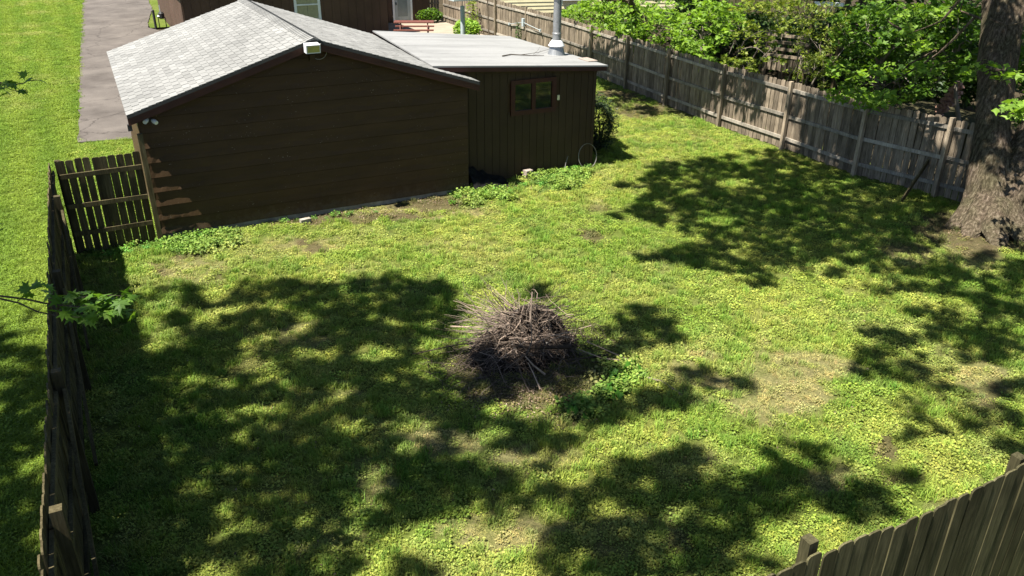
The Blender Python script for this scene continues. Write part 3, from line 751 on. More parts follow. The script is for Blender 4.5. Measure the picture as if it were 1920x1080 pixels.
# roof over the main block only; recess stays open to the sky
rf = [(HX0-.45, HY-.4, 2.76), (HX1+.3, HY-.4, 2.76), (HX1+.3, 36.5, 2.76), (HX0-.45, 36.5, 2.76), (8, 27, 4.3), (8, 33, 4.3)]
MB().add(rf, [(0, 1, 4), (1, 2, 5, 4), (2, 3, 5), (3, 0, 4, 5), (3, 2, 1, 0)]).build('roof', M_SHING, h)
MB().add([(HX1+.31, HYR-.3, 2.76), (16.8, HYR-.3, 2.76), (16.8, 36.4, 3.4), (HX1+.31, 36.4, 3.4)], [(0, 1, 2, 3)]).build('lean_roof', M_SHING, h)
wn = MB()
for (xa, xb, za, zb) in ((wx0-.02, wx1+.02, wz1-.09, wz1+.02), (wx0-.02, wx1+.02, wz0-.02, wz0+.09), (wx0-.02, wx0+.10, wz0+.09, wz1-.09), (wx1-.10, wx1+.02, wz0+.09, wz1-.09), (wx0+.10, wx1-.10, 1.56, 1.62)):
    wn.bx(xa, xb, HY-.03, HY+.024, za, zb)
wno = wn.build('window', M_WHITE, h)
for za, zb in ((wz0+.09, 1.56), (1.62, wz1-.09)):
    MB().bx(wx0+.10, (wx0+wx1)/2-.006, HY+.006, HY+.022, za, zb).build('pane', M_CURT, wno); MB().bx((wx0+wx1)/2+.006, wx1-.10, HY+.006, HY+.022, za, zb).build('pane', M_CURT, wno)
dr = MB(); dx0, dx1 = 14.36, 15.48
dr.bx(dx0, dx0+.11, HYR-.05, HYR+.001, .06, 2.3); dr.bx(dx1-.11, dx1, HYR-.05, HYR+.001, .06, 2.3); dr.bx(dx0+.11, dx1-.11, HYR-.05, HYR+.001, 2.18, 2.3)
do = dr.build('door', M_WHITE, h)
leaf = MB(); leaf.bx(dx0+.12, dx0+.28, HYR-.03, HYR, .09, 2.17); leaf.bx(dx1-.28, dx1-.12, HYR-.03, HYR, .09, 2.17); leaf.bx(dx0+.28, dx1-.28, HYR-.03, HYR, .09, .35); leaf.bx(dx0+.28, dx1-.28, HYR-.03, HYR, 2.02, 2.17)
leaf.build('door_leaf', M_PIPE, do)
MB().bx(dx0+.285, dx1-.285, HYR-.018, HYR, .355, 2.015).build('pane', m_plain('door glass', (.16, .20, .21), .15, .5, 0, .1), do)
MB().box((dx0+.2, HYR-.055, 1.02), (.05, .05, .14)).build('handle', M_DARKM, do)

# picnic table on the patio
c = np.array([13.55, 21.6]); t = thing('picnic_table', (c[0], c[1], .06), 'red stained picnic table on the patio behind the shed roof', 'picnic table')
ang = -.40; Rz = np.array([[math.cos(ang), -math.sin(ang), 0], [math.sin(ang), math.cos(ang), 0], [0, 0, 1]])
def L2W(p): return Rz @ np.array(p, float)+np.array([c[0], c[1], .06])
for i in range(5): MB().box(L2W((0, -.30+i*.15, .74)), (1.9, .146, .04), Rz).build('table_board', M_RED, t)
for sy in (-1, 1):
    for q in range(2): MB().box(L2W((0, sy*(.60+.14*q), .44)), (1.9, .138, .04), Rz).build('bench_board', M_RED, t)
for sx in (-.65, .65):
    for sy in (-1, 1): MB().beam(L2W((sx, sy*.25, .72)), L2W((sx, sy*.72, 0)), .04, .09).build('leg', M_RED, t)
    MB().beam(L2W((sx+.045, -.75, .38)), L2W((sx+.045, .75, .38)), .04, .09).build('crossbar', M_RED, t)

# gas meter and bollard at the house side
c = at_z(293, 55, 0); t = thing('bollard', (c[0], c[1], 0), 'thin dark steel bollard beside the driveway at the house corner', 'bollard')
MB().lathe((c[0], c[1], 0), [(.06, -.05), (.06, .92), (.045, .95), (.0, .96)], 12).build('post', M_DARKM, t)
c = at_z(306, 54, 0); t = thing('gas_meter', (c[0], c[1], 0), 'grey gas meter on pipes beside the dark house wall', 'gas meter')
MB().tube([(c[0]-.15, c[1], 0), (c[0]-.15, c[1], .55), (c[0]+.18, c[1], .55), (c[0]+.18, c[1], 0)], .025, 6).build('pipe', M_DARKM, t)
mb = MB(); mb.lathe((c[0]+.02, c[1], .5), [(.10, 0), (.15, .05), (.15, .25), (.10, .32)], 12); mb.build('meter_body', M_DARKM, t)
MB().lathe((c[0]-.12, c[1]-.02, .6), [(.09, 0), (.11, .03), (.05, .08)], 12).build('regulator', M_WHM, t)
MB().tube([(c[0], c[1], .8), (c[0], c[1], 1.15)], .02, 6).build('vent', M_PIPE, t)

# ------------------------------------------------------------------ beyond the right fence
nh = thing('neighbour_house', (24, 30, 0), 'pale yellow house with white window beyond the far fence', 'house')
for i in range(16):
    z0 = .2+i*.2; MB().add([(20.4, 27.0, z0), (32, 24.2, z0), (32, 24.22, z0+.195), (20.4, 27.02, z0+.195), (20.4, 27.06, z0), (32, 24.26, z0)], [(0, 1, 2, 3), (1, 0, 4, 5)]).build('lap_board', M_YEL, nh)
MB().add([(20.4, 27.05, 0), (32, 24.25, 0), (32, 24.25, 3.4), (20.4, 27.05, 3.4), (22, 36, 0), (34, 33, 0), (34, 33, 3.4), (22, 36, 3.4)], [(0, 1, 2, 3), (1, 5, 6, 2), (5, 4, 7, 6), (4, 0, 3, 7)]).build('wall', M_YEL, nh)
MB().add([(20.36, 27.04, 3.41), (32.04, 24.24, 3.41), (34.0, 33.1, 3.41), (22.0, 36.1, 3.41), (23, 31.5, 5.2), (32, 29, 5.2)], [(0, 1, 5, 4), (1, 2, 5), (2, 3, 4, 5), (3, 0, 4), (3, 2, 1, 0)]).build('roof', M_SHING, nh)
pA = at_y(1075, 4, 25.9)
MB().box((pA[0], 25.95-.12, 1.6), (1.5, .12, 1.5), Matrix.Rotation(-.236, 3, 'Z')).build('window', M_WHITE, nh)

dk = thing('deck_steps', (21.6, 6, 0), 'weathered slatted timber deck front half hidden by shrubs beyond the fence', 'deck')
for i, (py0, py1) in enumerate(((63, 68), (76, 81), (89, 94), (102, 107))):
    a = at_x(1440, py0, 21.5); b_ = at_x(1515, py1+4, 21.5)
    MB().beam(a, b_, .13, .10).build('slat', M_WOODG, dk)
for px in (1442, 1475, 1512):
    a = at_x(px, 60, 21.62); MB().bx(a[0]-.05, a[0]+.05, a[1]-.05, a[1]+.05, 0, a[2]).build('post', M_WOODG, dk)
a = at_x(1430, 118, 21.3); b_ = at_x(1518, 128, 21.3)
for i in range(9):
    p_ = a+(b_-a)*(i+.5)/9; MB().box(p_, (.10, .17, .38)).build('deck_board', M_WOODG, dk)
rl = thing('porch_frame', (22.5, 4.2, 0), 'dark timber porch frame with pale top rail behind the shrubs', 'porch')
for px in (1530, 1590):
    a = at_x(px, 2, 22.6); MB().bx(a[0]-.06, a[0]+.06, a[1]-.06, a[1]+.06, 0, a[2]+.2).build('post', M_WOODD, rl)
for (p0, p1, m_) in (((1528, 6), (1582, 9), M_WHITE), ((1528, 33), (1592, 26), M_WOODD), ((1550, 60), (1600, 60), M_WOODD)):
    MB().beam(at_x(*p0, 22.5), at_x(*p1, 22.5), .06, .12).build('beam', m_, rl)
bp = thing('brick_stack', (21.2, -2.1, 0), 'leaning stack of dusty red bricks half hidden beyond the fence', 'bricks')
for i in range(7):
    for j in range(3):
        p_ = at_x(1762+i*6+random.uniform(-2, 2), 198-i*7+j*9, 20.6+j*.05)
        MB().box(p_, (.11, .20, .09), Matrix.Rotation(random.uniform(-.5, .5), 3, 'X')).build('brick', M_BRICK, bp)
MB().bx(20.3, 22, -4.5, -.2, -.05, max(.2, at_x(1790, 205, 20.8)[2]-.25)).build('pallet', M_MOSS, bp)
fs = thing('neighbour_fence', (29, 8, 0), 'dark board fence far behind the shrubs beyond the neighbouring yard', 'fence')
for i in range(150):
    y_ = -14+i*.24; MB().bx(29.5+.02*(i % 2), 29.53+.02*(i % 2), y_, y_+.225, 0, 2.0+.03*random.random()).build('board', M_MOSS, fs)

# ------------------------------------------------------------------ foliage tools
LEAF = np.array([(0, 0, 0), (-.50, .38, -.06), (-.17, .52, .03), (0, 1.0, -.08), (.17, .52, .03), (.50, .38, -.06)])
LEAFT = np.array([(0, 2, 1), (0, 3, 2), (0, 4, 3), (0, 5, 4)])
OVAL = np.array([(0, 0, 0), (-.26, .45, .03), (0, 1.0, -.06), (.26, .45, .03)]); OVALT = np.array([(0, 2, 1), (0, 3, 2)])
def leaves(cen, size, shape='maple', droop=.35, up=None, g=rng):
    """cen (N,3), size (N): leaves with random heading, mostly facing up and drooping at the tip"""
    N = len(cen); L, T = (LEAF, LEAFT) if shape == 'maple' else (OVAL, OVALT)
    a = g.random(N)*2*math.pi
    pit = g.normal(-droop, .45, N); rol = g.normal(0, .45, N)
    hx = np.stack([np.cos(a), np.sin(a), np.zeros(N)], 1); sx = np.stack([-np.sin(a), np.cos(a), np.zeros(N)], 1); zz = np.array([0, 0, 1.])
    fwd = hx*np.cos(pit)[:, None]+zz*np.sin(pit)[:, None]
    nor = np.cross(fwd, sx)*-1; nor = np.cross(sx, fwd)*-1
    s2 = sx*np.cos(rol)[:, None]+nor*np.sin(rol)[:, None]; n2 = np.cross(s2, fwd)
    V = cen[:, None, :]+size[:, None, None]*(L[None, :, 0, None]*s2[:, None, :]+(L[None, :, 1, None]-.4)*fwd[:, None, :]+L[None, :, 2, None]*n2[:, None, :])
    m = len(L)
    Tt = (T[None]+(np.arange(N)*m)[:, None, None]).reshape(-1, 3)
    return V.reshape(-1, 3), Tt, np.repeat(g.random(N), m)
def limb(mb, a, b, r0, r1, n=6, bend=.08, k=5, sagz=0):
    a = np.asarray(a, float); b = np.asarray(b, float); L = np.linalg.norm(b-a)
    t = np.linspace(0, 1, k)[:, None]
    off = rng.normal(0, 1, 3)*L*bend
    P = a+(b-a)*t+off*np.sin(t*math.pi)+np.array([0, 0, sagz])*np.sin(t*math.pi)
    P[1:-1] += rng.normal(0, .012*L, (k-2, 3))
    mb.tube(P, np.linspace(r0, r1, k), n); return P
def kmeans(X, k, it=8):
    c = X[rng.choice(len(X), k, replace=False)].copy()
    for _ in range(it):
        d = ((X[:, None]-c[None])**2).sum(-1); l = d.argmin(1)
        for j in range(k):
            if (l == j).any(): c[j] = X[l == j].mean(0)
    return c, l
def crown_limbs(mb, forks, clumps, k1, r=.09, twig=True, n=5):
    """limbs from the nearest fork to cluster centres, then twigs to every clump"""
    forks = np.asarray(forks, float)
    k1 = min(k1, len(clumps)); c, l = kmeans(clumps, k1)
    for j in range(k1):
        if not (l == j).any(): continue
        f = forks[((forks-c[j])**2).sum(1).argmin()]
        e = c[j]-np.array([0, 0, .2])
        limb(mb, f, e, r, r*.35, n, .06, 6, .3)
        if twig:
            for q in clumps[l == j]: limb(mb, e, q, r*.32, .006, 3, .05, 4)

# shadow pattern: dark (+) and lit (-) patches of the yard, in photograph pixels
SH_A = [(1000, 905, 90, 36, .72), (950, 950, 60, 30, .7), (1040, 1010, 45, 36, .6), (1090, 835, 90, 26, .6), (1420, 1045, 130, 30, .55), (1620, 965, 70, 18, .55), (960, 1060, 60, 20, .5), (930, 710, 90, 40, .7), (1060, 700, 50, 40, .6), (230, 800, 70, 200, .95), (200, 620, 60, 120, .7), (520, 930, 330, 90, .9), (560, 565, 150, 40, .8), (720, 558, 150, 42, .9), (800, 585, 80, 36, .9), (640, 640, 190, 50, .9), (430, 610, 130, 45, .7), (770, 650, 110, 45, .8), (330, 560, 70, 26, .45), (460, 545, 60, 25, .5),
        (600, 740, 240, 70, .85), (380, 700, 110, 60, .7), (850, 740, 120, 60, .6), (330, 830, 120, 90, .9), (560, 840, 180, 60, .9), (760, 860, 130, 40, .8), (900, 800, 90, 40, .6), (430, 950, 220, 110, .95), (640, 940, 150, 60, .9),
        (250, 1000, 150, 110, .95), (770, 935, 130, 50, .95), (560, 1050, 150, 45, .8), (790, 1060, 40, 40, .5), (900, 900, 110, 34, .8), (980, 940, 70, 30, .6),
        (1210, 600, 60, 28, .9), (1160, 640, 50, 34, .8), (1120, 680, 50, 34, .7), (1240, 640, 60, 16, .5), (1310, 715, 70, 24, .7), (1240, 750, 80, 26, .8), (1120, 770, 80, 30, .6), (1390, 720, 50, 12, .4),
        (1000, 820, 80, 30, .6), (1060, 900, 90, 26, .6), (1010, 550, 40, 14, .5),
        (1250, 900, 130, 50, .9), (1180, 960, 120, 50, .8), (1330, 960, 140, 60, .85), (1120, 1040, 140, 50, .9), (1300, 1050, 150, 40, .8), (1440, 930, 110, 45, .8), (1520, 900, 100, 40, .75), (1600, 930, 100, 34, .85), (1690, 900, 50, 26, .7), (1500, 850, 70, 20, .5), (1330, 850, 70, 18, .4), (1430, 1010, 80, 24, .4),
        (20, 680, 70, 40, .6), (60, 740, 60, 50, .85), (30, 830, 70, 60, .9), (30, 930, 80, 80, .95), (40, 1040, 80, 60, .95), (10, 640, 50, 16, .4), (0, 490, 30, 14, .5)]
LIT_A = [(960, 648, 100, 30, 1), (1010, 660, 60, 24, .9), (900, 640, 50, 20, .8), (480, 690, 50, 14, .9), (600, 665, 46, 14, .8), (545, 620, 40, 12, .6), (700, 665, 40, 18, .9), (350, 715, 60, 16, .9), (300, 760, 30, 14, .5), (640, 735, 36, 14, .7), (500, 775, 60, 12, .5), (760, 815, 46, 20, .9), (430, 720, 30, 12, .5), (800, 610, 50, 10, .6),
         (830, 650, 60, 12, .7), (600, 860, 40, 14, .5), (700, 910, 30, 34, 1), (860, 830, 60, 18, .9), (650, 800, 50, 12, .6), (400, 1010, 26, 14, .8), (640, 1010, 90, 24, 1), (860, 1020, 150, 50, 1), (480, 880, 50, 14, .5), (380, 880, 40, 14, .5), (780, 850, 40, 14, .7), (960, 870, 50, 18, .8),
         (1060, 900, 80, 20, .6), (1260, 970, 26, 22, .8), (1150, 960, 30, 20, .5), (1020, 980, 40, 30, .9), (560, 1060, 60, 10, .6), (1540, 950, 40, 18, .6), (1180, 830, 60, 20, .8), (1100, 850, 60, 20, .7), (1370, 830, 60, 16, .6), (1480, 1030, 90, 30, 1), (960, 770, 60, 20, .5),
         (60, 890, 30, 14, .8), (20, 690, 30, 14, .6), (70, 640, 40, 24, .9), (60, 780, 26, 10, .5)]
SH_B = [(1450, 380, 230, 85, .95), (1600, 420, 190, 75, .95), (1310, 390, 130, 50, .85), (1400, 470, 130, 44, .9), (1530, 480, 110, 40, .85), (1420, 520, 44, 20, .7), (1300, 330, 110, 34, .7), (1440, 300, 90, 20, .6), (1190, 345, 44, 10, .5), (1185, 405, 50, 10, .6), (1230, 370, 60, 14, .5), (1260, 480, 70, 14, .6), (1330, 495, 60, 16, .6), (1260, 345, 50, 12, .6), (1600, 340, 140, 30, .8),
        (1700, 400, 90, 50, .9), (1740, 500, 80, 24, .7), (1660, 500, 50, 16, .6), (1680, 540, 60, 16, .5), (1850, 510, 90, 36, .7), (1790, 545, 70, 20, .7), (1880, 580, 70, 40, .8), (1740, 590, 60, 14, .8), (1790, 620, 70, 20, .8), (1700, 640, 60, 14, .8), (1860, 650, 70, 30, .8), (1650, 625, 40, 10, .7), (1640, 665, 40, 10, .5), (1780, 680, 80, 20, .7), (1690, 700, 80, 16, .8), (1890, 720, 60, 30, .8), (1800, 730, 60, 20, .7), (1710, 770, 50, 26, .6), (1850, 790, 80, 24, .8), (1770, 800, 40, 16, .6), (1900, 840, 40, 26, .8), (1620, 690, 40, 10, .5), (1700, 820, 50, 14, .5)]
LIT_B = [(1395, 345, 60, 10, .5), (1350, 415, 60, 8, .6), (1270, 405, 30, 8, .7), (1310, 450, 60, 8, .7), (1480, 450, 40, 8, .5), (1640, 440, 30, 14, .6), (1560, 500, 40, 16, .8), (1800, 480, 60, 20, .7), (1700, 560, 60, 12, .7), (1810, 575, 40, 14, .7), (1830, 690, 40, 16, .7), (1760, 650, 40, 10, .7), (1880, 690, 30, 14, .6), (1750, 760, 40, 20, .7), (1560, 350, 50, 8, .5), (1450, 330, 40, 8, .5), (1600, 480, 20, 14, .6)]
SH_C = [(1180, 190, 70, 16, .9), (1240, 205, 60, 14, .9), (1210, 180, 40, 10, .7), (1300, 215, 40, 8, .6), (1140, 168, 30, 8, .8)]

def hmap(x, y):
    return fbm(x, y, 2.5, 120, 2)
def clumps_from(dark, lit, n, h0, h1, box, seed, jit=.1):
    g = np.random.default_rng(seed); x = g.uniform(box[0], box[1], n); y = g.uniform(box[2], box[3], n)
    P = np.stack([x, y, np.zeros(n)], 1); px, py = project(P)
    d = np.minimum(1, blobs(px, py, dark)*1.1+.12*(px < 900)*(py > 640)*(blobs(px, py, dark) > .3))*(1-blobs(px, py, lit)*.97)
    u_ = (.42*fbm(x, y, .58, 150+seed, 2)+.58*fbm(x, y, .21, 170+seed, 2)-.5)/.115
    d = sm(.42, .60, d+.27*u_)*.95*(d > .05)
    k = g.random(n) < d
    P = P[k]; h = h0+(h1-h0)*np.clip(.75*hmap(P[:, 0]*1.0, P[:, 1])*1.5-.2+.35*g.random(len(P)), 0, 1)
    return P+SUNV[None]*(h/SUNV[2])[:, None]
def spray(c, nl, rad, size, g, flat=.35):
    N = len(c)*nl
    o = g.normal(0, 1, (N, 3)); o /= np.linalg.norm(o, axis=1)[:, None]; o *= (g.random(N)**.5)[:, None]*rad
    o[:, 2] *= flat
    cen = np.repeat(c, nl, 0)+o
    return cen, g.uniform(.5, 1.4, N)*size

# ---- left maple: stands left of the frame, its crown shades the lawn
ta = thing('maple_tree', (-8.2, -9.2, 0), 'tall maple left of the frame whose leafy twigs hang in at the left edge', 'tree')
clA = clumps_from(SH_A, LIT_A, 19000, 12, 16.5, (-7, 8, -14.5, -1.5), 5)
g2 = np.random.default_rng(77)
extra = np.stack([g2.uniform(-15, -7.5, 340), g2.uniform(-15, -3, 340), g2.uniform(11, 17.5, 340)], 1)
cA = np.concatenate([clA, extra])
cen, sz = spray(cA, 12, .15, .12, g2)
V, T, tt = leaves(cen, sz, 'maple', .25, g=g2)
tri_mesh('crown', V, T, M_MAPLE, ta, 'stuff', {'tint': tt})
mb = MB()
limb(mb, (-8.2, -9.2, -.2), (-7.9, -9.1, 5.5), .55, .42, 16, .02, 8)
forksA = [(-7.9, -9.1, 5.5)]
for e in ((-5.6, -8.5, 11.6), (-7.0, -6.0, 12.4), (-10.5, -8, 12.5), (-8.6, -12, 12.2)):
    limb(mb, (-7.9, -9.1, 5.4), e, .20, .07, 8, .08, 7, .3); forksA.append(e)
crown_limbs(mb, forksA, cA[::3], 60, .036, True)
mb.build('trunk', M_BARK, ta)

# ---- right maple: big forked trunk by the fence
tb = thing('maple_tree', (15.7, -6.9, 0), 'large forked maple with flared furrowed trunk at the right edge', 'tree')
D0 = float((np.array([15.75, -6.95, 0])-CAM) @ FW)
def ridged(mb, P, rad, n=44, seed=3, amp=.07):
    P = np.asarray(P, float); m = len(P); rad = np.asarray(rad, float)
    # refine
    k = 5*(m-1)+1; ti = np.linspace(0, m-1, k); Q = np.stack([np.interp(ti, np.arange(m), P[:, i]) for i in range(3)], 1); r = np.interp(ti, np.arange(m), rad)
    vs = []
    for i in range(k):
        a = np.arange(n)/n*2*math.pi
        rr = r[i]*(1+amp*(vnoise(a*2.3*1.0, np.full(n, i*.25), .28, seed)-.5)*2*1.0+.10*(vnoise(np.cos(a)*1.5+np.sin(a)*.7, np.full(n, i*.12), 1.0, seed+1)-.5))
        vs.append(np.stack([Q[i, 0]+rr*np.cos(a), Q[i, 1]+rr*np.sin(a), np.full(n, Q[i, 2])], 1))
    f = []
    for i in range(k-1):
        for j in range(n): q = (j+1) % n; f.append((i*n+j, i*n+q, (i+1)*n+q, (i+1)*n+j))
    mb.add(np.concatenate(vs), f)
base = np.array([15.72, -6.75, 0])
mb = MB()
stem = [at_d(1862, 438, D0), at_d(1860, 405, D0), at_d(1858, 360, D0), at_d(1857, 310, D0), at_d(1859, 240, D0), at_d(1871, 110, D0), at_d(1886, 0, D0), at_d(1896, -140, D0), at_d(1890, -300, D0)]
stem[0][2] = -.15
ridged(mb, stem, [.74, .60, .48, .40, .335, .37, .41, .38, .32], amp=.08)
st2 = [at_d(1872, 400, D0-.1), at_d(1893, 345, D0-.1), at_d(1922, 290, D0-.15), at_d(1952, 230, D0-.15), at_d(2005, 130, D0-.1), at_d(2080, 0, D0+.1), at_d(2180, -180, D0+.4)]
ridged(mb, st2, [.44, .41, .37, .355, .34, .32, .26], seed=9, amp=.08)
for (px, py, r0, zz) in ((1782, 430, .24, .0), (1815, 446, .26, 0), (1870, 462, .30, 0), (1925, 462, .30, 0), (1960, 440, .28, 0), (1800, 415, .2, 0)):
    e = at_z(px, py, -.04); a = stem[2]+(e-stem[2])*.25; a[2] = .75
    mid = a*.45+e*.55; mid[2] = .20
    ridged(mb, [e+(e-mid)*.25-np.array([0, 0, .06]), e, mid, a], [.05, r0*.55, r0*.95, r0*.9], n=18, seed=int(px), amp=.08)
trunkB = mb
clB = clumps_from(SH_B, LIT_B, 17000, 10.5, 14, (7, 20, -13, 4), 6)
# crown over the fence panels in shade
gB = np.random.default_rng(31)
n = 2600; yy = gB.uniform(-7, 9, n); zz = gB.uniform(0, 1.8, n); P = np.stack([np.full(n, 16.0), yy, zz], 1); px, py = project(P)
dF = blobs(px, py, [(1560, 240, 60, 60, .8), (1640, 270, 80, 70, .95), (1730, 290, 80, 80, .98), (1800, 290, 60, 90, .98), (1510, 200, 40, 26, .5)])
k = (gB.random(n) < dF*.8*sm(.22, .42, fbm(yy, zz, .4, 180, 2))); PF = P[k]; hh = gB.uniform(7.5, 11, k.sum()); clF = PF+SUNV*((hh-PF[:, 2])/SUNV[2])[:, None]
PT = np.concatenate([s_+gB.normal(0, .35, (70, 3)) for s_ in (at_d(1868, 200, D0-.3), at_d(1872, 130, D0-.3), at_d(1876, 60, D0-.3), at_d(1930, 300, D0-.3))])
hh = gB.uniform(8.6, 11, len(PT)); clF = np.concatenate([clF, PT+SUNV*((hh-PT[:, 2])/SUNV[2])[:, None]])
extra = np.stack([gB.uniform(11, 22, 260), gB.uniform(-13, -1, 260), gB.uniform(9, 13.5, 260)], 1)
ex2 = extra[(extra[:, 0] > 14.5)]
nx_ = 620; e3 = np.stack([gB.uniform(12.3, 17.5, nx_), gB.uniform(-6, 4.5, nx_), gB.uniform(9.2, 12, nx_)], 1)
e3 = e3[(e3[:, 0]+.488*e3[:, 2] > 17.4) & (fbm(e3[:, 0], e3[:, 1], .9, 185, 2) > .40)]; ex2 = np.concatenate([ex2, e3])
cB = np.concatenate([clB, clF, ex2])
cen, sz = spray(cB, 12, .15, .12, gB)
V, T, tt = leaves(cen, sz, 'maple', .25, g=gB)
tri_mesh('crown', V, T, M_MAPLE, tb, 'stuff', {'tint': tt})
top = stem[-1]
forksB = [stem[-2], top, st2[-1]]
for e in ((10.8, -3.5, 10.4), (9.0, -6.5, 10.6), (12.2, .2, 10.6), (17.5, -2.5, 10.6), (13.5, -9.5, 10.6), (18, -8, 11)):
    limb(trunkB, top if e[0] < 16 else st2[-1], e, .14, .06, 8, .05, 6, .2); forksB.append(np.array(e))
crown_limbs(trunkB, forksB, cB[::3], 60, .034, True)

def vol_clumps(ell, n, xr_, seed, depth=None):
    """points spread through ellipsoids given by pixel ellipse and a range of world x"""
    g = np.random.default_rng(seed); out = []
    tot = sum(e[2]*e[3]*e[4] for e in ell)
    for (cx, cy, rx, ry, wgt) in ell:
        m = max(3, int(n*rx*ry*wgt/tot)); a = g.random(m)*2*math.pi; r = np.sqrt(g.random(m))
        for i in range(m):
            p_ = at_x(cx+rx*r[i]*math.cos(a[i]), cy+ry*r[i]*math.sin(a[i]), g.uniform(*xr_)); 
            if p_[2] > .15: out.append(p_)
    return np.array(out)
# low boughs of the right maple hanging over the fence
eB = [(1590, 183, 36, 14, 2.2), (1640, 190, 40, 14, 2.2), (1660, 135, 18, 8, 1.5), (1615, 145, 14, 8, 1.5), (1740, 85, 20, 10, .9), (1700, 60, 20, 10, .9), (1560, 135, 14, 8, .8), (1775, 30, 26, 14, .9), (1730, 130, 30, 10, .6), (1840, 130, 40, 8, 1.0), (1885, 143, 22, 10, 1.2), (1680, 20, 40, 10, .6)]
lowB = vol_clumps(eB, 64, (14.6, 16.6), 41); lowB2 = vol_clumps([(1908, 208, 18, 14, 1)], 6, (13.6, 14.2), 42)
cl = np.concatenate([lowB, lowB2]); cen, sz = spray(cl, 15, .26, .15, gB, .5)
V, T, tt = leaves(cen, sz, 'maple', .5, g=gB); tri_mesh('low_bough_leaves', V, T, M_MAPLEB, tb, 'stuff', {'tint': tt})
X0 = 15.6
br = [[(1830, 30), (1790, 72), (1760, 100), (1730, 120), (1690, 145), (1655, 165), (1625, 172)], [(1800, 0), (1765, 40), (1735, 52), (1700, 65)], [(1752, 110), (1745, 135), (1720, 148)], [(1660, 160), (1640, 156), (1610, 154)], [(1840, 35), (1800, 20), (1810, -10)], [(1690, 55), (1672, 45), (1660, 35)], [(1755, 95), (1705, 120), (1690, 135)], [(1855, 35), (1890, 48), (1925, 40)], [(1850, 125), (1900, 140), (1925, 143)]]
for q in br:
    P = [at_x(px, py, X0-.02*i) for i, (px, py) in enumerate(q)]; trunkB.tube(P, np.linspace(.032, .008, len(P)), 5)
for q in cl[::2]:
    e = q+np.array([rng.normal(0, .2), rng.normal(0, .2), .35]); trunkB.tube([e, q], [.008, .004], 3)
trunkB.build('trunk', M_BARK, tb)

# ---- trees and shrubs beyond the right fence
def small_tree(base, ells, xr_, nclump, label, mat, stem_pts=None, leaf=.11, nl=14, rad=.30, shape='maple', r=.06, seed=1, upper=None, k1=9, flat=.5, name='maple_sapling', cat='tree', droop=.5, bark=None, stems=1):
    g = np.random.default_rng(seed); t = thing(name, base, label, cat, 'trees and shrubs beyond the right fence')
    cl = vol_clumps(ells, int(nclump*1.15), xr_, seed)
    if upper is not None: cl = np.concatenate([cl, upper])
    cen, sz = spray(cl, int(nl*1.6), rad, leaf*1.12, g, flat); cen[:, 2] = np.maximum(cen[:, 2], .1)
    V, T, tt = leaves(cen, sz, shape, droop, g=g); tri_mesh('crown', V, T, mat, t, 'stuff', {'tint': tt})
    mb = MB(); base = np.array(base, float); mid = cl.mean(0); forks = []
    for i in range(stems):
        o = rng.normal(0, .12, 3)*(stems > 1); o[2] = 0
        f = base*.55+mid*.45+o*3; f[2] = max(.5, mid[2]*.55)
        limb(mb, base+o-np.array([0, 0, .15]), f, r, r*.6, 8, .05, 6); forks.append(f)
        f2 = f*.5+mid*.5+o*2; limb(mb, f, f2, r*.6, r*.4, 6, .05, 4); forks.append(f2)
    crown_limbs(mb, forks, cl[::2], k1, r*.35, True, 4)
    mb.build('trunk', bark or M_BARK2, t); return t
def upper(x0, x1, y0, y1, z0, z1, n, seed):
    g = np.random.default_rng(seed); return np.stack([g.uniform(x0, x1, n), g.uniform(y0, y1, n), g.uniform(z0, z1, n)], 1)
# crown above the frame of the first sapling also dapples the fence: placed up-sun of the shaded panels
n = 3000; yy = gB.uniform(0, 13, n); zz = gB.uniform(0, 1.8, n); P = np.stack([np.full(n, 16.2), yy, zz], 1); px, py = project(P)
dF = blobs(px, py, [(1130, 100, 60, 60, .85), (1200, 130, 60, 70, .75), (1280, 170, 50, 60, .75), (1330, 160, 40, 50, .5), (1400, 190, 40, 40, .3), (1100, 60, 60, 30, .8)])
k = gB.random(n) < dF*.42*sm(.38, .52, fbm(yy, zz, .35, 190, 2)); PF = P[k]; hh = gB.uniform(5.2, 7.5, k.sum()); up1 = PF+SUNV*((hh-PF[:, 2])/SUNV[2])[:, None]
n = 900; xg = gB.uniform(9, 17, n); yg = gB.uniform(3, 12, n); P = np.stack([xg, yg, 0*xg], 1); px, py = project(P)
k = gB.random(n) < blobs(px, py, SH_C)*.9; PF = P[k]; hh = gB.uniform(5.5, 7.5, k.sum()); up1 = np.concatenate([up1, PF+SUNV*(hh/SUNV[2])[:, None]])
small_tree((18.9, 9.6, 0), [(1170, 40, 70, 36, 1.2), (1140, 10, 60, 30, 1), (1205, 75, 45, 30, 1), (1180, 65, 20, 26, .7), (1240, 40, 40, 40, .5), (1250, 90, 40, 22, .5), (1100, 10, 30, 16, .7), (1160, 30, 60, 30, .6)], (16.6, 19.4), 150, 'leafy green maple hanging over the middle of the right fence', M_MAPLEB, leaf=.14, nl=14, rad=.32, r=.17, seed=51, upper=up1, k1=14, bark=M_BARK)
small_tree((19.6, 7.3, 0), [(1310, 60, 60, 40, 1.2), (1350, 30, 50, 36, 1), (1300, 100, 44, 26, .8), (1270, 60, 30, 34, .6), (1310, 20, 50, 20, 1), (1280, 95, 30, 14, .6), (1330, 120, 40, 14, .4)], (17.6, 19.8), 105, 'bright green maple sapling right of the leafy maple beyond the fence', M_MAPLEB, leaf=.14, nl=14, rad=.30, r=.08, seed=52, k1=10)
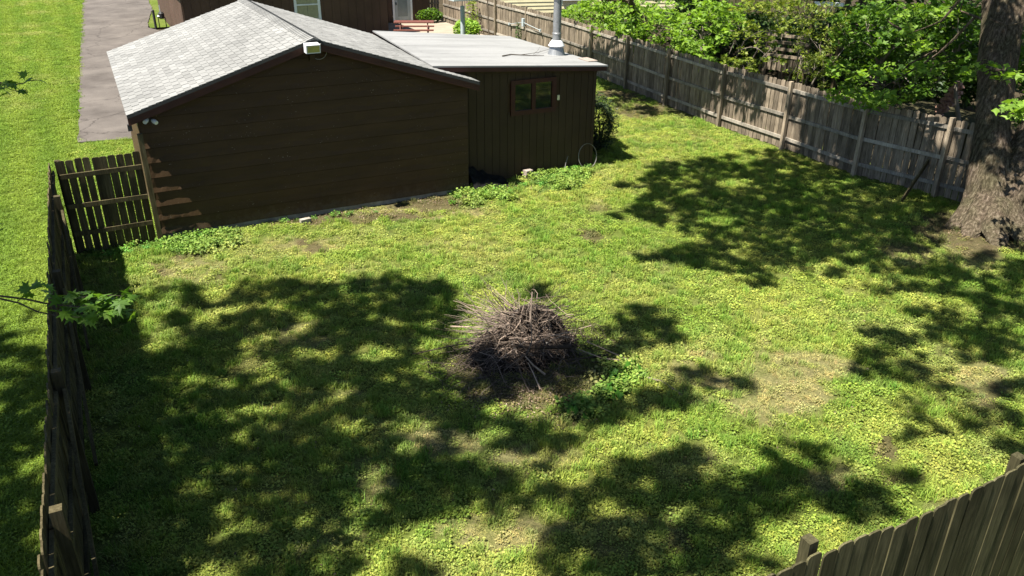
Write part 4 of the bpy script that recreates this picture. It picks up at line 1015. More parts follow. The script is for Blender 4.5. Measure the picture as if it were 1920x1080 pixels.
small_tree((18.3, 4.4, 0), [(1420, 40, 60, 40, .7), (1390, 115, 34, 20, 1.0), (1430, 75, 30, 20, .7), (1470, 10, 40, 16, .7), (1400, 60, 24, 40, .4), (1400, 130, 30, 10, .8), (1450, 118, 30, 8, .5)], (16.9, 18.6), 70, 'sparse young tree with bare pinkish stems beyond the fence', M_OLIVE, leaf=.11, nl=11, rad=.20, r=.045, seed=53, k1=9, stems=3)
small_tree((19.2, 2.8, 0), [(1500, 30, 26, 44, 1), (1520, 90, 34, 36, 1), (1550, 60, 36, 40, .8), (1500, 140, 36, 14, .6), (1540, 130, 40, 30, .9), (1480, 160, 20, 10, .3), (1560, 20, 40, 16, .8)], (17.6, 19.4), 125, 'yellow green vine covered shrub in front of the slatted deck', M_OLIVE, leaf=.09, nl=12, rad=.20, r=.04, seed=54, k1=12, shape='oval', name='vine_shrub', cat='shrub', stems=3)
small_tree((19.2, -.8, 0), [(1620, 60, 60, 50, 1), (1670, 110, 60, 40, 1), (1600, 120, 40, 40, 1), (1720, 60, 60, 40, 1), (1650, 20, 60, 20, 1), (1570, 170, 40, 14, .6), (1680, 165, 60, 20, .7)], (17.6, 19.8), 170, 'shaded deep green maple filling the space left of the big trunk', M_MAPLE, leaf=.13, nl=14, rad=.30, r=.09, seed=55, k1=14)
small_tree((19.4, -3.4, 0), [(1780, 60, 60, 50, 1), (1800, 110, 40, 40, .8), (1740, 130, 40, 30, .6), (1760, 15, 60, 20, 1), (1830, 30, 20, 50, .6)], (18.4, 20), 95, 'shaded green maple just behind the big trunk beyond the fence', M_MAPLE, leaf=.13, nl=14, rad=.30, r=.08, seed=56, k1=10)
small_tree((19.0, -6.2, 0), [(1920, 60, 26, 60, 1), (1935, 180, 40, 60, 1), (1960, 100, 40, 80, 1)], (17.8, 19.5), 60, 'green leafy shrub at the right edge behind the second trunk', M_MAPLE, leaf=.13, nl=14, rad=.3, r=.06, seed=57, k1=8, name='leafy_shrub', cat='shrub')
small_tree((18.6, 12.5, 0), [(1085, 25, 36, 14, 1), (1070, 28, 30, 10, 1), (1110, 40, 30, 10, .6)], (17.5, 19), 40, 'low bright shrub poking over the fence below the yellow house', M_MAPLEB, leaf=.12, nl=12, rad=.3, r=.04, seed=58, k1=6, name='leafy_shrub', cat='shrub')
# dark understory behind, one thing each
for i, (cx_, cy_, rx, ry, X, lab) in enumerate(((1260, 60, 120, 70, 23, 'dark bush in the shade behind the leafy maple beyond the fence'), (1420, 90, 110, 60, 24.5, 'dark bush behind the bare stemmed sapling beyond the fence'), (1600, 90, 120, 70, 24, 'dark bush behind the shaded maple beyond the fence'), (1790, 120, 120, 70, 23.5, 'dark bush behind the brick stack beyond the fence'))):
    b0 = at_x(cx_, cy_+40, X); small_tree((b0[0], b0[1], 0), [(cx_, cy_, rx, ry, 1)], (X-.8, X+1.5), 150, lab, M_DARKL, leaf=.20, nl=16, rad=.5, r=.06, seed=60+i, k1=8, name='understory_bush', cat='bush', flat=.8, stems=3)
# trees added with crowns out of view, to shade the neighbouring yard
for i, (x, y, lab) in enumerate(((21, 11, 'added tree beyond the fence behind the leafy maple, unseen crown gives shade'), (22.5, 4.5, 'added tree beyond the fence behind the slatted deck, unseen crown gives shade'), (22.5, -3.5, 'added tree beyond the fence behind the brick stack, unseen crown gives shade'))):
    g = np.random.default_rng(200+i); t = thing('added_shade_tree', (x+2.5, y, 0), lab, 'tree', 'trees and shrubs beyond the right fence')
    n_ = 520; u = g.normal(0, 1, (n_, 3)); u /= np.linalg.norm(u, axis=1)[:, None]; cl = np.array([x-2.6, y, 9.0])+u*(g.random(n_)**.45)[:, None]*np.array([3.6, 4.6, 2.2])
    cl = cl[(cl[:, 0]-.0 > 16.0+.49*0)]
    cen, sz = spray(cl, 12, .4, .19, g, .5); V, T, tt = leaves(cen, sz, 'maple', .3, g=g); tri_mesh('crown', V, T, M_MAPLE, t, 'stuff', {'tint': tt})
    mb = MB(); limb(mb, (x+2.5, y, -.2), (x+.5, y, 6.0), .24, .16, 12, .02, 8); crown_limbs(mb, [(x+.5, y, 6.0)], cl[::4], 12, .08, False); mb.build('trunk', M_BARK, t)
# far line of woods
g = np.random.default_rng(300); n_ = 2600
P = np.stack([g.uniform(31, 40, n_), g.uniform(-20, 60, n_), g.uniform(.3, 9, n_)], 1); cen, sz = spray(P, 8, .8, .5, g, .8)
V, T, tt = leaves(cen, sz, 'maple', .3, g=g); tag(tri_mesh('distant_trees', V, T, M_DARKL, None, 'stuff', {'tint': tt}), 'dark mass of trees far beyond the neighbouring yard', 'trees')

# ---- evergreen shrub beside the shed
def bush(name, c, dims, n_, leaf, mat, label, cat, seed, shape='oval', stemr=.03):
    g = np.random.default_rng(seed); t = thing(name, c, label, cat)
    u = g.normal(0, 1, (n_, 3)); u /= np.linalg.norm(u, axis=1)[:, None]
    rad = .55+.45*g.random(n_)**.4
    P = np.array(c)+np.array([0, 0, dims[2]])+u*rad[:, None]*np.array(dims)*(1+.18*np.sin(u[:, :1]*7+u[:, 1:2]*5))
    P = P[P[:, 2] > .03]
    V, T, tt = leaves(P, g.uniform(.7, 1.3, len(P))*leaf, shape, -.2, g=g); tri_mesh('foliage', V, T, mat, t, 'stuff', {'tint': tt})
    mb = MB()
    for i in range(5): limb(mb, c, np.array(c)+np.array([g.normal(0, .3)*dims[0], g.normal(0, .3)*dims[1], dims[2]*1.2]), stemr, stemr*.4, 5, .05, 4)
    mb.build('stems', M_STEM, t); return t
bush('evergreen_shrub', (11.3, 1.7, 0), (.52, .55, .72), 8000, .06, M_EVERG, 'dark rounded evergreen shrub at the right end of the shed', 'shrub', 71)
hp = at_z(894, 64, 0); bush('garden_plant', (15.9, 20.6, .05), (.62, .6, .42), 1500, .17, M_HOSTA, 'lime green mounded plant at the edge of the patio', 'plant', 72, stemr=.01)
bush('patio_shrub', (16.2, 26.2, .05), (.7, .4, .35), 900, .15, M_MAPLE, 'low green plant against the dark end fence', 'plant', 73, stemr=.01)
vn = at_x(888, 25, 16.85); bush('climbing_vine', (vn[0]-.1, vn[1], .1), (.12, .7, .85), 300, .12, M_OLIVE, 'thin vine climbing the far fence behind the patio', 'vine', 74, stemr=.01)
vn = at_x(976, 55, 16.75); bush('climbing_vine', (vn[0]-.1, vn[1], .1), (.10, .22, .55), 260, .10, M_DARKL, 'dark ivy climbing the fence post under the outlet box', 'vine', 75, stemr=.01)

# ------------------------------------------------------------------ brush pile
bp_c = np.array([4.42, -7.15, 0]); bt = thing('brush_pile', bp_c, 'heap of dead branches and twigs in the middle of the yard', 'brush pile')
g = np.random.default_rng(400)
def pile_h(x, y):
    dx = (x-bp_c[0])/.92; dy = (y-bp_c[1])/.62; r2 = dx*dx+dy*dy
    ex = (x-bp_c[0]-.28)/.52; ey = (y-bp_c[1]-.16)/.40; e2 = ex*ex+ey*ey
    lump = 1+.5*(vnoise(x, y, .45, 77)-.5)
    return (.44*np.maximum(0, 1-r2)**.9*lump+.36*np.maximum(0, 1-e2)**.7)
nx, ny = 46, 34; v = []; f = []
for i in range(nx):
    for j in range(ny):
        x = bp_c[0]-1.1+2.2*i/(nx-1); y = bp_c[1]-.7+1.4*j/(ny-1); hgt = float(pile_h(x, y))
        v.append((x, y, -.03+hgt*.86+(float(vnoise(x, y, .12, 76))-.5)*.14*min(1, hgt*4)))
for i in range(nx-1):
    for j in range(ny-1): f.append((i*ny+j, (i+1)*ny+j, (i+1)*ny+j+1, i*ny+j+1))
M_MOUND = m_plain('dark rotted mulch', (.022, .016, .012), .95, .05, 0, .5, 14, .8, 60)
MB().add(v, f).build('mound', M_MOUND, bt)
n_ = 9000; P = np.stack([g.uniform(-1.05, 1.05, n_)+bp_c[0], g.uniform(-.62, .62, n_)+bp_c[1]], 1); hh = pile_h(P[:, 0], P[:, 1]); k = hh > .08
cen = np.stack([P[k, 0], P[k, 1], hh[k]*.88+g.uniform(0, .06, k.sum())], 1); V, T, tt = leaves(cen, g.uniform(.03, .07, len(cen)), 'oval', 0, g=g); tri_mesh('leaf_debris', V, T, M_DEBRIS, bt, 'stuff', {'tint': tt*.8})
def twig_path(a, d, L, k=6, wig=.06, down=0):
    d = np.array(d, float); d /= np.linalg.norm(d); P = [np.array(a, float)]
    for i in range(k-1):
        d = d+g.normal(0, wig, 3)+np.array([0, 0, -down]); d /= np.linalg.norm(d); P.append(P[-1]+d*L/(k-1))
    P = np.array(P); P[:, 2] = np.maximum(P[:, 2], .015+.6*np.minimum(.25, pile_h(P[:, 0], P[:, 1])*.3)); return P
fine = MB(); ft = []
def put_twig(P, r0, tint):
    n0 = fine.n; fine.tube(P, np.linspace(r0, r0*.3, len(P)), 3, False); ft.extend([tint]*(fine.n-n0))
for i in range(900):
    th = g.random()*2*math.pi; rr = math.sqrt(g.random())*.92
    x = bp_c[0]+1.0*rr*math.cos(th); y = bp_c[1]+.58*rr*math.sin(th); z_ = float(pile_h(x, y))*g.uniform(.75, 1.04)+.02
    if ((x-bp_c[0]-.30)/.5)**2+((y-bp_c[1]-.12)/.36)**2 < .8 and g.random() < .85: continue
    az = th+g.normal(0, 1.0) if g.random() < .4 else g.random()*6.28
    d = (math.cos(az)*1.1, math.sin(az)*.8, g.normal(-.28, .22))
    L = g.uniform(.2, .75); st = np.array([x, y, z_])-np.array(d)*L*.4
    put_twig(twig_path(st, d, L, 6, .22, .03), g.uniform(.003, .0065), g.choice([.02, .2, .4, .62], p=[.34, .36, .2, .10])+g.uniform(0, .15))
# broom of straw-pale brush at the far left pointing up and away
for i in range(150):
    a = bp_c+np.array([g.normal(.0, .20), g.normal(.20, .14), .42+g.normal(0, .07)]); d = (g.normal(-.72, .30), g.normal(.36, .25), g.normal(.30, .16))
    put_twig(twig_path(a, d, g.uniform(.35, 1.0), 7, .15), g.uniform(.0045, .011), g.choice([.05, .35, .72, .84], p=[.2, .2, .3, .3])+g.uniform(0, .14))
# forked twigs hanging down the near face and poking out
for i in range(95):
    x = bp_c[0]+g.uniform(-.85, .8); y = bp_c[1]-g.uniform(-.1, .5); z_ = float(pile_h(x, y))+.05
    d = np.array([g.normal(0, .7), -g.uniform(.3, 1.0), g.normal(-.25, .3)]); P = twig_path((x, y, z_), d, g.uniform(.3, .8), 8, .28, .04)
    r_ = g.uniform(.005, .0095); tn = g.choice([.4, .62, .80])+g.uniform(0, .12); put_twig(P, r_, tn)
    q = P[3]; put_twig(twig_path(q, P[4]-P[3]+g.normal(0, .06, 3), g.uniform(.15, .4), 5, .25), r_*.6, tn)
for i in range(70):
    th = g.choice([0, math.pi])+g.normal(0, .45); x = bp_c[0]+.6*math.cos(th); y = bp_c[1]+.4*math.sin(th)
    P = twig_path((x, y, float(pile_h(x, y))+.02), (math.cos(th), .7*math.sin(th), g.normal(.1, .25)), g.uniform(.4, 1.0), 8, .14, .03); put_twig(P, g.uniform(.0035, .006), g.uniform(.3, .9))
# thin skirt on the ground around the heap
for i in range(480):
    th = g.random()*2*math.pi; rr = g.uniform(.8, 1.55); a = (bp_c[0]+rr*1.0*math.cos(th), bp_c[1]+rr*.72*math.sin(th)-.08, .03+.03*g.random())
    az = g.random()*2*math.pi; put_twig(twig_path(a, (math.cos(az), math.sin(az), 0), g.uniform(.12, .5), 4, .12), g.uniform(.003, .006), g.uniform(.25, .85))
o = fine.build('twigs', M_TWIG, bt, 'stuff'); at_ = o.data.attributes.new('tint', 'FLOAT', 'POINT'); at_.data.foreach_set('value', np.array(ft)*.0+np.array(ft))
def branch(a, d, L, r, k=8, wig=.07, down=.03): MB().tube(twig_path(a, d, L, k, wig, down), np.linspace(r, r*.35, k), 5).build('branch', M_TWIG, bt)
def pxb(p, z): return at_z(p[0], p[1], z)
# particular branches seen in the photograph
for path, r in (([((1118, 622), .30), ((1070, 650), .42), ((1000, 652), .45), ((955, 648), .42)][1:], .03), ([((998, 548), .95), ((995, 590), .8), ((997, 640), .6), ((990, 660), .5), ((945, 695), .2)], .013), ([((845, 612), .12), ((905, 614), .25), ((960, 622), .45)], .012), ([((770, 665), .03), ((850, 648), .14), ((920, 636), .3)], .011),
                ([((1184, 677), .03), ((1130, 672), .12), ((1085, 655), .3)], .010), ([((1184, 677), .03), ((1145, 660), .12), ((1100, 640), .3)], .010), ([((1140, 665), .08), ((1105, 670), .15), ((1060, 676), .25)], .02), ([((993, 735), .02), ((978, 705), .15), ((968, 670), .35)], .011), ([((1022, 702), .1), ((1000, 685), .25), ((985, 668), .35)], .014),
                ([((1070, 690), .05), ((1050, 665), .25), ((1035, 650), .35)], .010), ([((1013, 730), .03), ((1000, 700), .18), ((990, 680), .3)], .009), ([((935, 727), .03), ((965, 725), .06), ((990, 732), .03)], .009), ([((890, 665), .06), ((925, 660), .2), ((960, 650), .35)], .010), ([((1090, 690), .04), ((1075, 660), .2), ((1068, 645), .3)], .009),
                ([((920, 690), .08), ((945, 668), .25), ((985, 640), .5)], .010), ([((1055, 630), .5), ((1035, 637), .48), ((1020, 650), .4), ((1018, 675), .25)], .008), ([((885, 770), .01), ((905, 735), .04), ((930, 715), .06)], .007), ([((1280, 742), .01), ((1240, 715), .03), ((1205, 705), .02)], .022)):
    pale = path[0][0][0] in (1184, 1022, 1013)
    MB().tube([pxb(p_, z_) for p_, z_ in path], np.linspace(r, r*.55, len(path))*(1.25 if pale else 1), 5).build('branch', M_PALE if pale else M_TWIG, bt)
for i in range(80):
    th = g.random()*2*math.pi; rr = math.sqrt(g.random())*.75; x = bp_c[0]+rr*math.cos(th); y = bp_c[1]+.6*rr*math.sin(th)
    az = th+g.normal(0, 1.0); dd = (math.cos(az)*1.2, math.sin(az)*.8, -.2+g.normal(0, .18)); L = g.uniform(.45, 1.2)
    branch(np.array([x, y, float(pile_h(x, y))+.03])-np.array(dd)*.35*L, dd, L, g.uniform(.004, .010), 10, .26)

# ------------------------------------------------------------------ near twigs of the left maple hanging in the frame
STAR = [(0, 0), (-.16, .10), (-.48, .02), (-.30, .20), (-.56, .42), (-.22, .40), (-.28, .62), (-.10, .58), (0, 1.0), (.10, .58), (.28, .62), (.22, .40), (.56, .42), (.30, .20), (.48, .02), (.16, .10)]
def star_mesh(i):
    v = [(x*.95, y-.05, -.10*abs(x)-.08*y*y+random.uniform(-.01, .01)) for x, y in STAR]; cen = (0, .30, .02)
    n_ = len(v); v.append(cen); f = [(j, (j+1) % n_, n_) for j in range(n_)]
    me = bpy.data.meshes.new('leaf'); me.from_pydata(v, [], f); me.materials.append(M_MAPLE); me.update()
    at = me.attributes.new('tint', 'FLOAT', 'POINT'); at.data.foreach_set('value', [.2+.15*i]*len(v)); return me
stars = [star_mesh(i) for i in range(5)]
def put_leaf(p_, size, az, pit, rol, parent):
    o = bpy.data.objects.new('leaf', random.choice(stars)); C.objects.link(o); o.parent = parent
    o.location = Vector(p_)-origin(parent); o.rotation_euler = (pit, rol, az); o.scale = (size, size, size)
nearD = 6.4
twigA = MB()
def dd(px, py, D=nearD): return at_d(px, py, D)
twigA.tube([dd(-40, 128), dd(-10, 152), dd(20, 160), dd(45, 156), dd(60, 145)], [.008, .006, .005, .004, .003], 5)
twigA.tube([dd(-10, 152), dd(20, 168), dd(42, 172)], [.004, .003, .002], 4); twigA.tube([dd(50, 152), dd(68, 150), dd(82, 153)], [.004, .003, .002], 4)
twigA.tube([dd(-60, 548), dd(0, 555), dd(50, 561), dd(95, 571), dd(150, 575), dd(200, 568)], [.011, .009, .008, .007, .005, .003], 5)
twigA.tube([dd(-60, 550), dd(0, 560), dd(35, 568), dd(72, 585), dd(110, 592), dd(150, 595)], [.010, .008, .007, .006, .004, .003], 5)
twigA.tube([dd(32, 567), dd(40, 558), dd(45, 552)], [.004, .003, .002], 4); twigA.tube([dd(70, 585), dd(78, 578)], [.003, .002], 4); twigA.tube([dd(110, 573), dd(140, 560), dd(185, 552), dd(230, 555)], [.005, .004, .003, .002], 4)
twigA.tube([dd(-60, 548), np.array([-5.5, -10.2, 7.5]), np.array([-7.9, -9.1, 5.4])], [.012, .04, .08], 6)
twigA.tube([dd(-40, 128), np.array([-4.5, -10, 8.5]), np.array([-6, -6, 10])], [.008, .03, .06], 6)
twigA.build('hanging_twig', M_STEM, ta)
lp = [(-5, 150), (6, 154), (14, 153), (22, 155), (30, 160), (50, 142), (58, 146), (86, 156), (36, 168), (4, 176), (14, 172), (-3, 166), (44, 170), (-2, 420), (4, 428),
      (45, 540), (55, 538), (66, 541), (78, 545), (88, 540), (92, 550), (62, 550), (115, 558), (125, 572), (134, 566), (140, 585), (150, 560), (152, 575), (158, 590), (160, 570), (165, 600), (168, 562), (172, 580), (180, 570), (184, 588), (190, 555), (195, 575), (200, 560), (205, 590), (212, 572), (218, 556), (222, 566), (228, 550), (236, 560), (244, 582), (240, 556), (250, 590), (130, 556), (145, 553), (170, 548), (188, 566), (208, 580), (112, 586), (156, 552), (176, 594), (198, 582)]
for px, py in lp+[(q[0]+random.uniform(-8, 8), q[1]+random.uniform(-7, 7)) for q in lp if q[0] > 100]:
    big = px > 100
    put_leaf(at_d(px, py, nearD+random.uniform(-.12, .12)), random.uniform(.11, .16) if py > 450 else random.uniform(.085, .12), random.uniform(0, 6.28), random.gauss(-.35, .35), random.gauss(0, .4), ta)

# ------------------------------------------------------------------ broad weeds by the brush pile
def broad_weed(px, py, n_, size, label):
    c = at_z(px, py, 0); t = thing('broadleaf_weed', c, label, 'weed', 'broad leaved weeds by the brush pile')
    for i in range(n_):
        az = random.uniform(0, 6.28); L = random.uniform(.3, 1)*size*2.6; h_ = random.uniform(.03, .14)
        tip = c+np.array([math.cos(az)*L, math.sin(az)*L, h_]); k = 8
        a = np.arange(k)/k*2*math.pi; rx = size*random.uniform(.35, .6); ry = rx*1.25
        ca, sa = math.cos(az), math.sin(az)
        v = [(tip[0]+ry*math.cos(q)*ca-rx*math.sin(q)*sa, tip[1]+ry*math.cos(q)*sa+rx*math.sin(q)*ca, tip[2]+.03*math.sin(2*q)-.04*math.cos(q)) for q in a]+[tuple(tip+np.array([0, 0, .015]))]
        o = MB().add(v, [(j, (j+1) % k, k) for j in range(k)]).build('leaf', M_BURD, t)
        at = o.data.attributes.new('tint', 'FLOAT', 'POINT'); at.data.foreach_set('value', [random.random()]*len(v))
broad_weed(1165, 712, 26, .075, 'largest broad leaved weed right of the brush pile'); broad_weed(1150, 742, 20, .07, 'broad leaved weed in front of the largest one right of the brush pile')
broad_weed(1082, 775, 14, .07, 'broad leaved weed below the brush pile'); broad_weed(1185, 693, 10, .06, 'broad leaved weed nearest the tip of the right hand branch')

# ------------------------------------------------------------------ grass and ground cover (instanced, uncountable)
SRC = bpy.data.collections.new('ground_cover_sources')
def src(name, V, T, lv, mat):
    me = bpy.data.meshes.new(name); me.from_pydata([tuple(p_) for p_ in V], [], [tuple(map(int, q)) for q in T]); me.materials.append(mat); me.update()
    at = me.attributes.new('lv', 'FLOAT', 'POINT'); at.data.foreach_set('value', np.asarray(lv, np.float32))
    o = bpy.data.objects.new(name, me); SRC.objects.link(o); return o
def m_cover():
    n = NT('grass and clover leaves'); a = n.N('ShaderNodeAttribute'); a.attribute_name = 'tint'; a.attribute_type = 'INSTANCER'
    l = n.N('ShaderNodeAttribute'); l.attribute_name = 'lv'
    c = n.mix(a.outputs['Color'], n.ramp(l.outputs['Fac'], [(0, (.60, .72, .5)), (.4, (1.02, 1.06, .9)), (.85, (1.32, 1.28, 1.0)), (1, (1.55, 1.45, 1.4))]), 1.0, 'MULTIPLY')
    d = n.N('ShaderNodeBsdfPrincipled'); d.inputs['Roughness'].default_value = .6; d.inputs['Specular IOR Level'].default_value = .15; n.L(c, d.inputs['Base Color'])
    t = n.N('ShaderNodeBsdfTranslucent'); n.L(n.mix(c, (1.2, 1.2, .6), 1.0, 'MULTIPLY'), t.inputs[0])
    mx = n.N('ShaderNodeMixShader'); mx.inputs[0].default_value = .28; n.L(d.outputs[0], mx.inputs[1]); n.L(t.outputs[0], mx.inputs[2]); n.L(mx.outputs[0], n.out.inputs[0]); return n.m
M_COVER = m_cover()
g = np.random.default_rng(500)
def clover(name, n_, rad, lo, hi, size):
    V = []; T = []; lv = []
    for i in range(n_):
        th = g.random()*6.28; r = rad*math.sqrt(g.random()); c = np.array([r*math.cos(th), r*math.sin(th), lo+(hi-lo)*g.random()]); s_ = size*g.uniform(.6, 1.3)
        az = g.random()*6.28; nrm = np.array([g.normal(0, .5), g.normal(0, .5), 1]); nrm /= np.linalg.norm(nrm)
        x = np.cross(nrm, [math.cos(az), math.sin(az), 0]); x /= np.linalg.norm(x); y = np.cross(nrm, x); b0 = len(V)
        for q in range(5): V.append(c+s_*.5*(math.cos(q*1.2566)*x+math.sin(q*1.2566)*y))
        T += [(b0, b0+1, b0+2), (b0, b0+2, b0+3), (b0, b0+3, b0+4)]; lv += [g.random()]*5
    return src(name, V, T, lv, M_COVER)
def tuft(name, n_, rad, h0, h1, wd, lean):
    V = []; T = []; lv = []
    for i in range(n_):
        th = g.random()*6.28; r = rad*math.sqrt(g.random()); c = np.array([r*math.cos(th), r*math.sin(th), 0]); H = g.uniform(h0, h1)
        az = g.random()*6.28; dr = np.array([math.cos(az), math.sin(az), 0]); sd_ = np.array([-math.sin(az), math.cos(az), 0])*wd*.5; ln = lean*g.uniform(.3, 1.3); b0 = len(V)
        m_ = c+dr*ln*H*.35+np.array([0, 0, H*.6]); e = c+dr*ln*H+np.array([0, 0, H*.85])
        V += [c-sd_, c+sd_, m_-sd_*.8, m_+sd_*.8, e]; T += [(b0, b0+1, b0+3), (b0, b0+3, b0+2), (b0+2, b0+3, b0+4)]; lv += [g.random()]*5
    return src(name, V, T, lv, M_COVER)
clover('cover_a', 78, .11, .006, .042, .019); clover('cover_b', 70, .11, .006, .05, .0225); clover('cover_c', 84, .11, .006, .038, .0165)
tuft('cover_d', 46, .09, .03, .08, .007, .9); tuft('cover_e', 40, .08, .05, .13, .008, .7); tuft('cover_f', 50, .10, .015, .03, .007, 2.2)
clover('cover_g', 60, .13, .02, .15, .042)          # taller leafy weeds
def scatter(name, P, rot, scl, idx, tint, label):
    me = bpy.data.meshes.new(name); me.vertices.add(len(P)); me.vertices.foreach_set('co', P.astype(np.float32).ravel())
    at = me.attributes.new('rot', 'FLOAT_VECTOR', 'POINT'); at.data.foreach_set('vector', rot.astype(np.float32).ravel())
    at = me.attributes.new('scl', 'FLOAT', 'POINT'); at.data.foreach_set('value', scl.astype(np.float32))
    at = me.attributes.new('idx', 'INT', 'POINT'); at.data.foreach_set('value', idx.astype(np.int32))
    at = me.attributes.new('tint', 'FLOAT_COLOR', 'POINT'); at.data.foreach_set('color', np.concatenate([tint, np.ones((len(P), 1))], 1).astype(np.float32).ravel())
    me.update(); o = bpy.data.objects.new(name, me); C.objects.link(o); tag(o, label, 'grass', kind='stuff')
    ng = bpy.data.node_groups.new(name, 'GeometryNodeTree'); ng.interface.new_socket('Geometry', in_out='INPUT', socket_type='NodeSocketGeometry'); ng.interface.new_socket('Geometry', in_out='OUTPUT', socket_type='NodeSocketGeometry')
    N = ng.nodes.new; gi = N('NodeGroupInput'); go = N('NodeGroupOutput'); ip = N('GeometryNodeInstanceOnPoints'); ci = N('GeometryNodeCollectionInfo')
    ci.inputs['Collection'].default_value = SRC; ci.inputs['Separate Children'].default_value = True; ci.inputs['Reset Children'].default_value = True
    def at_(nm, ty):
        q = N('GeometryNodeInputNamedAttribute'); q.data_type = ty; q.inputs['Name'].default_value = nm; return [s_ for s_ in q.outputs if s_.enabled and s_.name == 'Attribute'][0]
    lk = ng.links.new
    lk(gi.outputs[0], ip.inputs['Points']); lk(ci.outputs[0], ip.inputs['Instance']); ip.inputs['Pick Instance'].default_value = True
    lk(at_('idx', 'INT'), ip.inputs['Instance Index']); lk(at_('rot', 'FLOAT_VECTOR'), ip.inputs['Rotation']); lk(at_('scl', 'FLOAT'), ip.inputs['Scale'])
    lk(ip.outputs[0], go.inputs[0])
    md = o.modifiers.new('instances', 'NODES'); md.node_group = ng; return o
def in_view(P, m=420):
    px, py = project(P); d = (P-CAM) @ FW
    return (d > .5) & (px > -m) & (px < 1920+m) & (py > -m) & (py < 1080+m*2)
def zg(x, y): return (fbm(x, y, 1.1, 81, 3)-.5)*.02
# yard
N0 = 66000; x = g.uniform(-1.5, 16.9, N0); y = g.uniform(-14.5, 22, N0); dist = np.hypot(x-CAM[0], y-CAM[1])
ok = (~((x > -.02) & (x < 6.75) & (y > -.03) & (y < 8))) & (~((x > 6.7) & (x < 10.4) & (y > .42) & (y < 6))) & (~((x > 12.9) & (y > 19.4))) & (~((x < 6.7) & (y > 8)))
ok &= g.random(N0) < np.clip(1.25-.028*dist, .3, 1)
P = np.stack([x, y, zg(x, y)], 1); ok &= in_view(P); x, y, P = x[ok], y[ok], P[ok]
c, dry, dirt, lush = col_yard(x, y)
fence_near = np.interp(y, [p_[1] for p_ in RF][::-1], [p_[0] for p_ in RF][::-1])
keep = (g.random(len(x)) > dirt*.8) & (x < fence_near-.12)
tree_d = np.hypot(x-15.7, y+6.9); keep &= tree_d > .75
x, y, P, c, dry, dirt, lush = x[keep], y[keep], P[keep], c[keep], dry[keep], dirt[keep], lush[keep]
n_ = len(x); u = g.random(n_); typ = fbm(x, y, 1.0, 33, 3)
idx = np.where(u < .30+.5*sm(.42, .62, typ), g.integers(0, 3, n_), g.integers(3, 5, n_)); idx = np.where((dry > .5) & (g.random(n_) < .55), 5, idx); idx = np.where((lush > .5) & (g.random(n_) < .5), 6, idx)
v_ = 1+g.normal(0, .12, n_)[:, None]; hue = g.normal(0, .06, n_)[:, None]; tc = np.clip(c*v_*(1+hue*np.array([1.0, 0, .3])), .01, .6)
gr = (idx == 4)[:, None]; grn = (idx != 5)[:, None]*np.clip(dry*1.0, 0, 1)[:, None]*.75*(dry < .6)[:, None]; tc = tc*(1-grn)+(C_YEL*.5+C_GRN*.5)*v_*grn; tc = np.where(gr, tc*np.array([.85, 1.0, .9]), tc)
scatter('yard_grass', P, np.stack([g.normal(0, .08, n_), g.normal(0, .08, n_), g.random(n_)*6.28], 1), g.uniform(.7, 1.25, n_)*np.where(dry > .45, .8, 1), idx, tc, 'patchy grass and clover covering the fenced yard')
# lawn beyond the left fence
N0 = 70000; x = g.uniform(-8, -.2, N0); y = -12+(g.random(N0)**1.5)*72; P = np.stack([x, y, zg(x, y)-.005], 1); ok = in_view(P) & ((x < -1.62) | ((y > 8.3) & (x < np.interp(y, [8.3, 28, 46, 80], [-1.4, -.93, -.45, -.1])+(fbm(y, y*0, .8, 210, 3)-.42)*.3))); P = P[ok]; x = x[ok]; y = y[ok]; n_ = len(x)
c = col_lawn(x, y)*(1+g.normal(0, .14, n_))[:, None]; idx = g.choice([0, 2, 3, 3, 5], n_)
scatter('lawn_grass', P, np.stack([g.normal(0, .08, n_), g.normal(0, .08, n_), g.random(n_)*6.28], 1), g.uniform(.7, 1.2, n_)*(1+.018*np.maximum(0, y)), idx, np.clip(c, .01, .6), 'bright mown grass of the lawn left of the fence')
# grass strip between lawn, gate and driveway
x = g.uniform(-1.55, -.02, 2600); y = g.uniform(-.05, 8.25, 2600); P = np.stack([x, y, zg(x, y)], 1); n_ = len(x); c = col_lawn(x, y)*(1+g.normal(0, .14, n_))[:, None]
scatter('strip_grass', P, np.stack([0*x, 0*x, g.random(n_)*6.28], 1), g.uniform(.7, 1.2, n_), g.choice([0, 2, 3, 3, 5], n_), np.clip(c, .01, .6), 'strip of grass between the picket gate and the driveway')
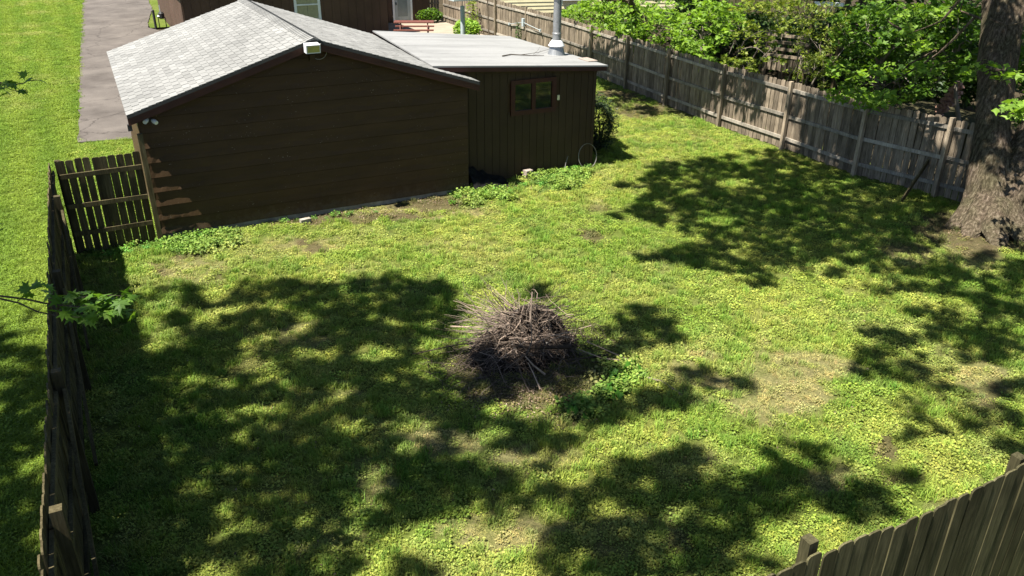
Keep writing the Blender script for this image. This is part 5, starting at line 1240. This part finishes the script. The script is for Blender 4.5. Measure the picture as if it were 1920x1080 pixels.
# leafy weeds along walls
Wp = []
for (px0, py0, px1, py1, n_, sp) in ((235, 468, 440, 440, 110, .13), (850, 380, 960, 358, 55, .10), (1000, 340, 1085, 320, 75, .18), (1010, 325, 1095, 312, 34, .07), (165, 480, 240, 470, 40, .12), (520, 420, 720, 396, 14, .05), (970, 352, 1020, 340, 30, .12)):
    for i in range(n_):
        t_ = g.random(); q = at_z(px0+(px1-px0)*t_, py0+(py1-py0)*t_, 0); Wp.append((q[0]+g.normal(0, sp), q[1]+g.normal(0, sp), 0))
Wp = np.array(Wp); bad = ((Wp[:, 0] < 6.75) & (Wp[:, 1] > -.08) & (Wp[:, 0] > -.05)) | ((Wp[:, 0] > 6.7) & (Wp[:, 1] > .40)); Wp[bad, 1] = np.where(Wp[bad, 0] < 6.75, -.14, .36); n_ = len(Wp)
tc = np.array([.10, .20, .04])*(1+g.normal(0, .2, n_))[:, None]*(1+g.normal(0, .1, (n_, 3)))
scatter('wall_weeds', Wp, np.stack([g.normal(0, .15, n_), g.normal(0, .15, n_), g.random(n_)*6.28], 1), g.uniform(.3, .85, n_), np.where(g.random(n_) < .3, 4, 6), np.clip(tc, .01, .6), 'leafy green weeds along the foot of the gate, garage and shed')
# leaf litter
Lp = []
for (px, py, rx, ry, n_) in ((700, 400, 190, 12, 900), (830, 378, 70, 8, 350), (560, 418, 90, 8, 260), (960, 745, 130, 40, 600), (1030, 770, 120, 40, 260), (360, 475, 26, 7, 60), (1000, 350, 60, 10, 130), (1210, 195, 90, 14, 500), (1820, 440, 100, 18, 260), (700, 800, 600, 260, 260), (1400, 700, 400, 260, 160)):
    for i in range(n_):
        q = at_z(px+rx*g.normal(0, .5), py+ry*g.normal(0, .5), .03)
        if q[1] > -.05 and -.1 < q[0] < 6.8: continue
        Lp.append((q[0], q[1], .02+.03*g.random()))
Lp = np.array(Lp); V, T, tt = leaves(Lp, g.uniform(.018, .045, len(Lp)), 'oval', 0, g=g); tag(tri_mesh('leaf_litter', V, T, M_LITTER, None, 'stuff', {'tint': tt}), 'dry brown leaf litter along the garage wall and around the brush pile', 'leaves')
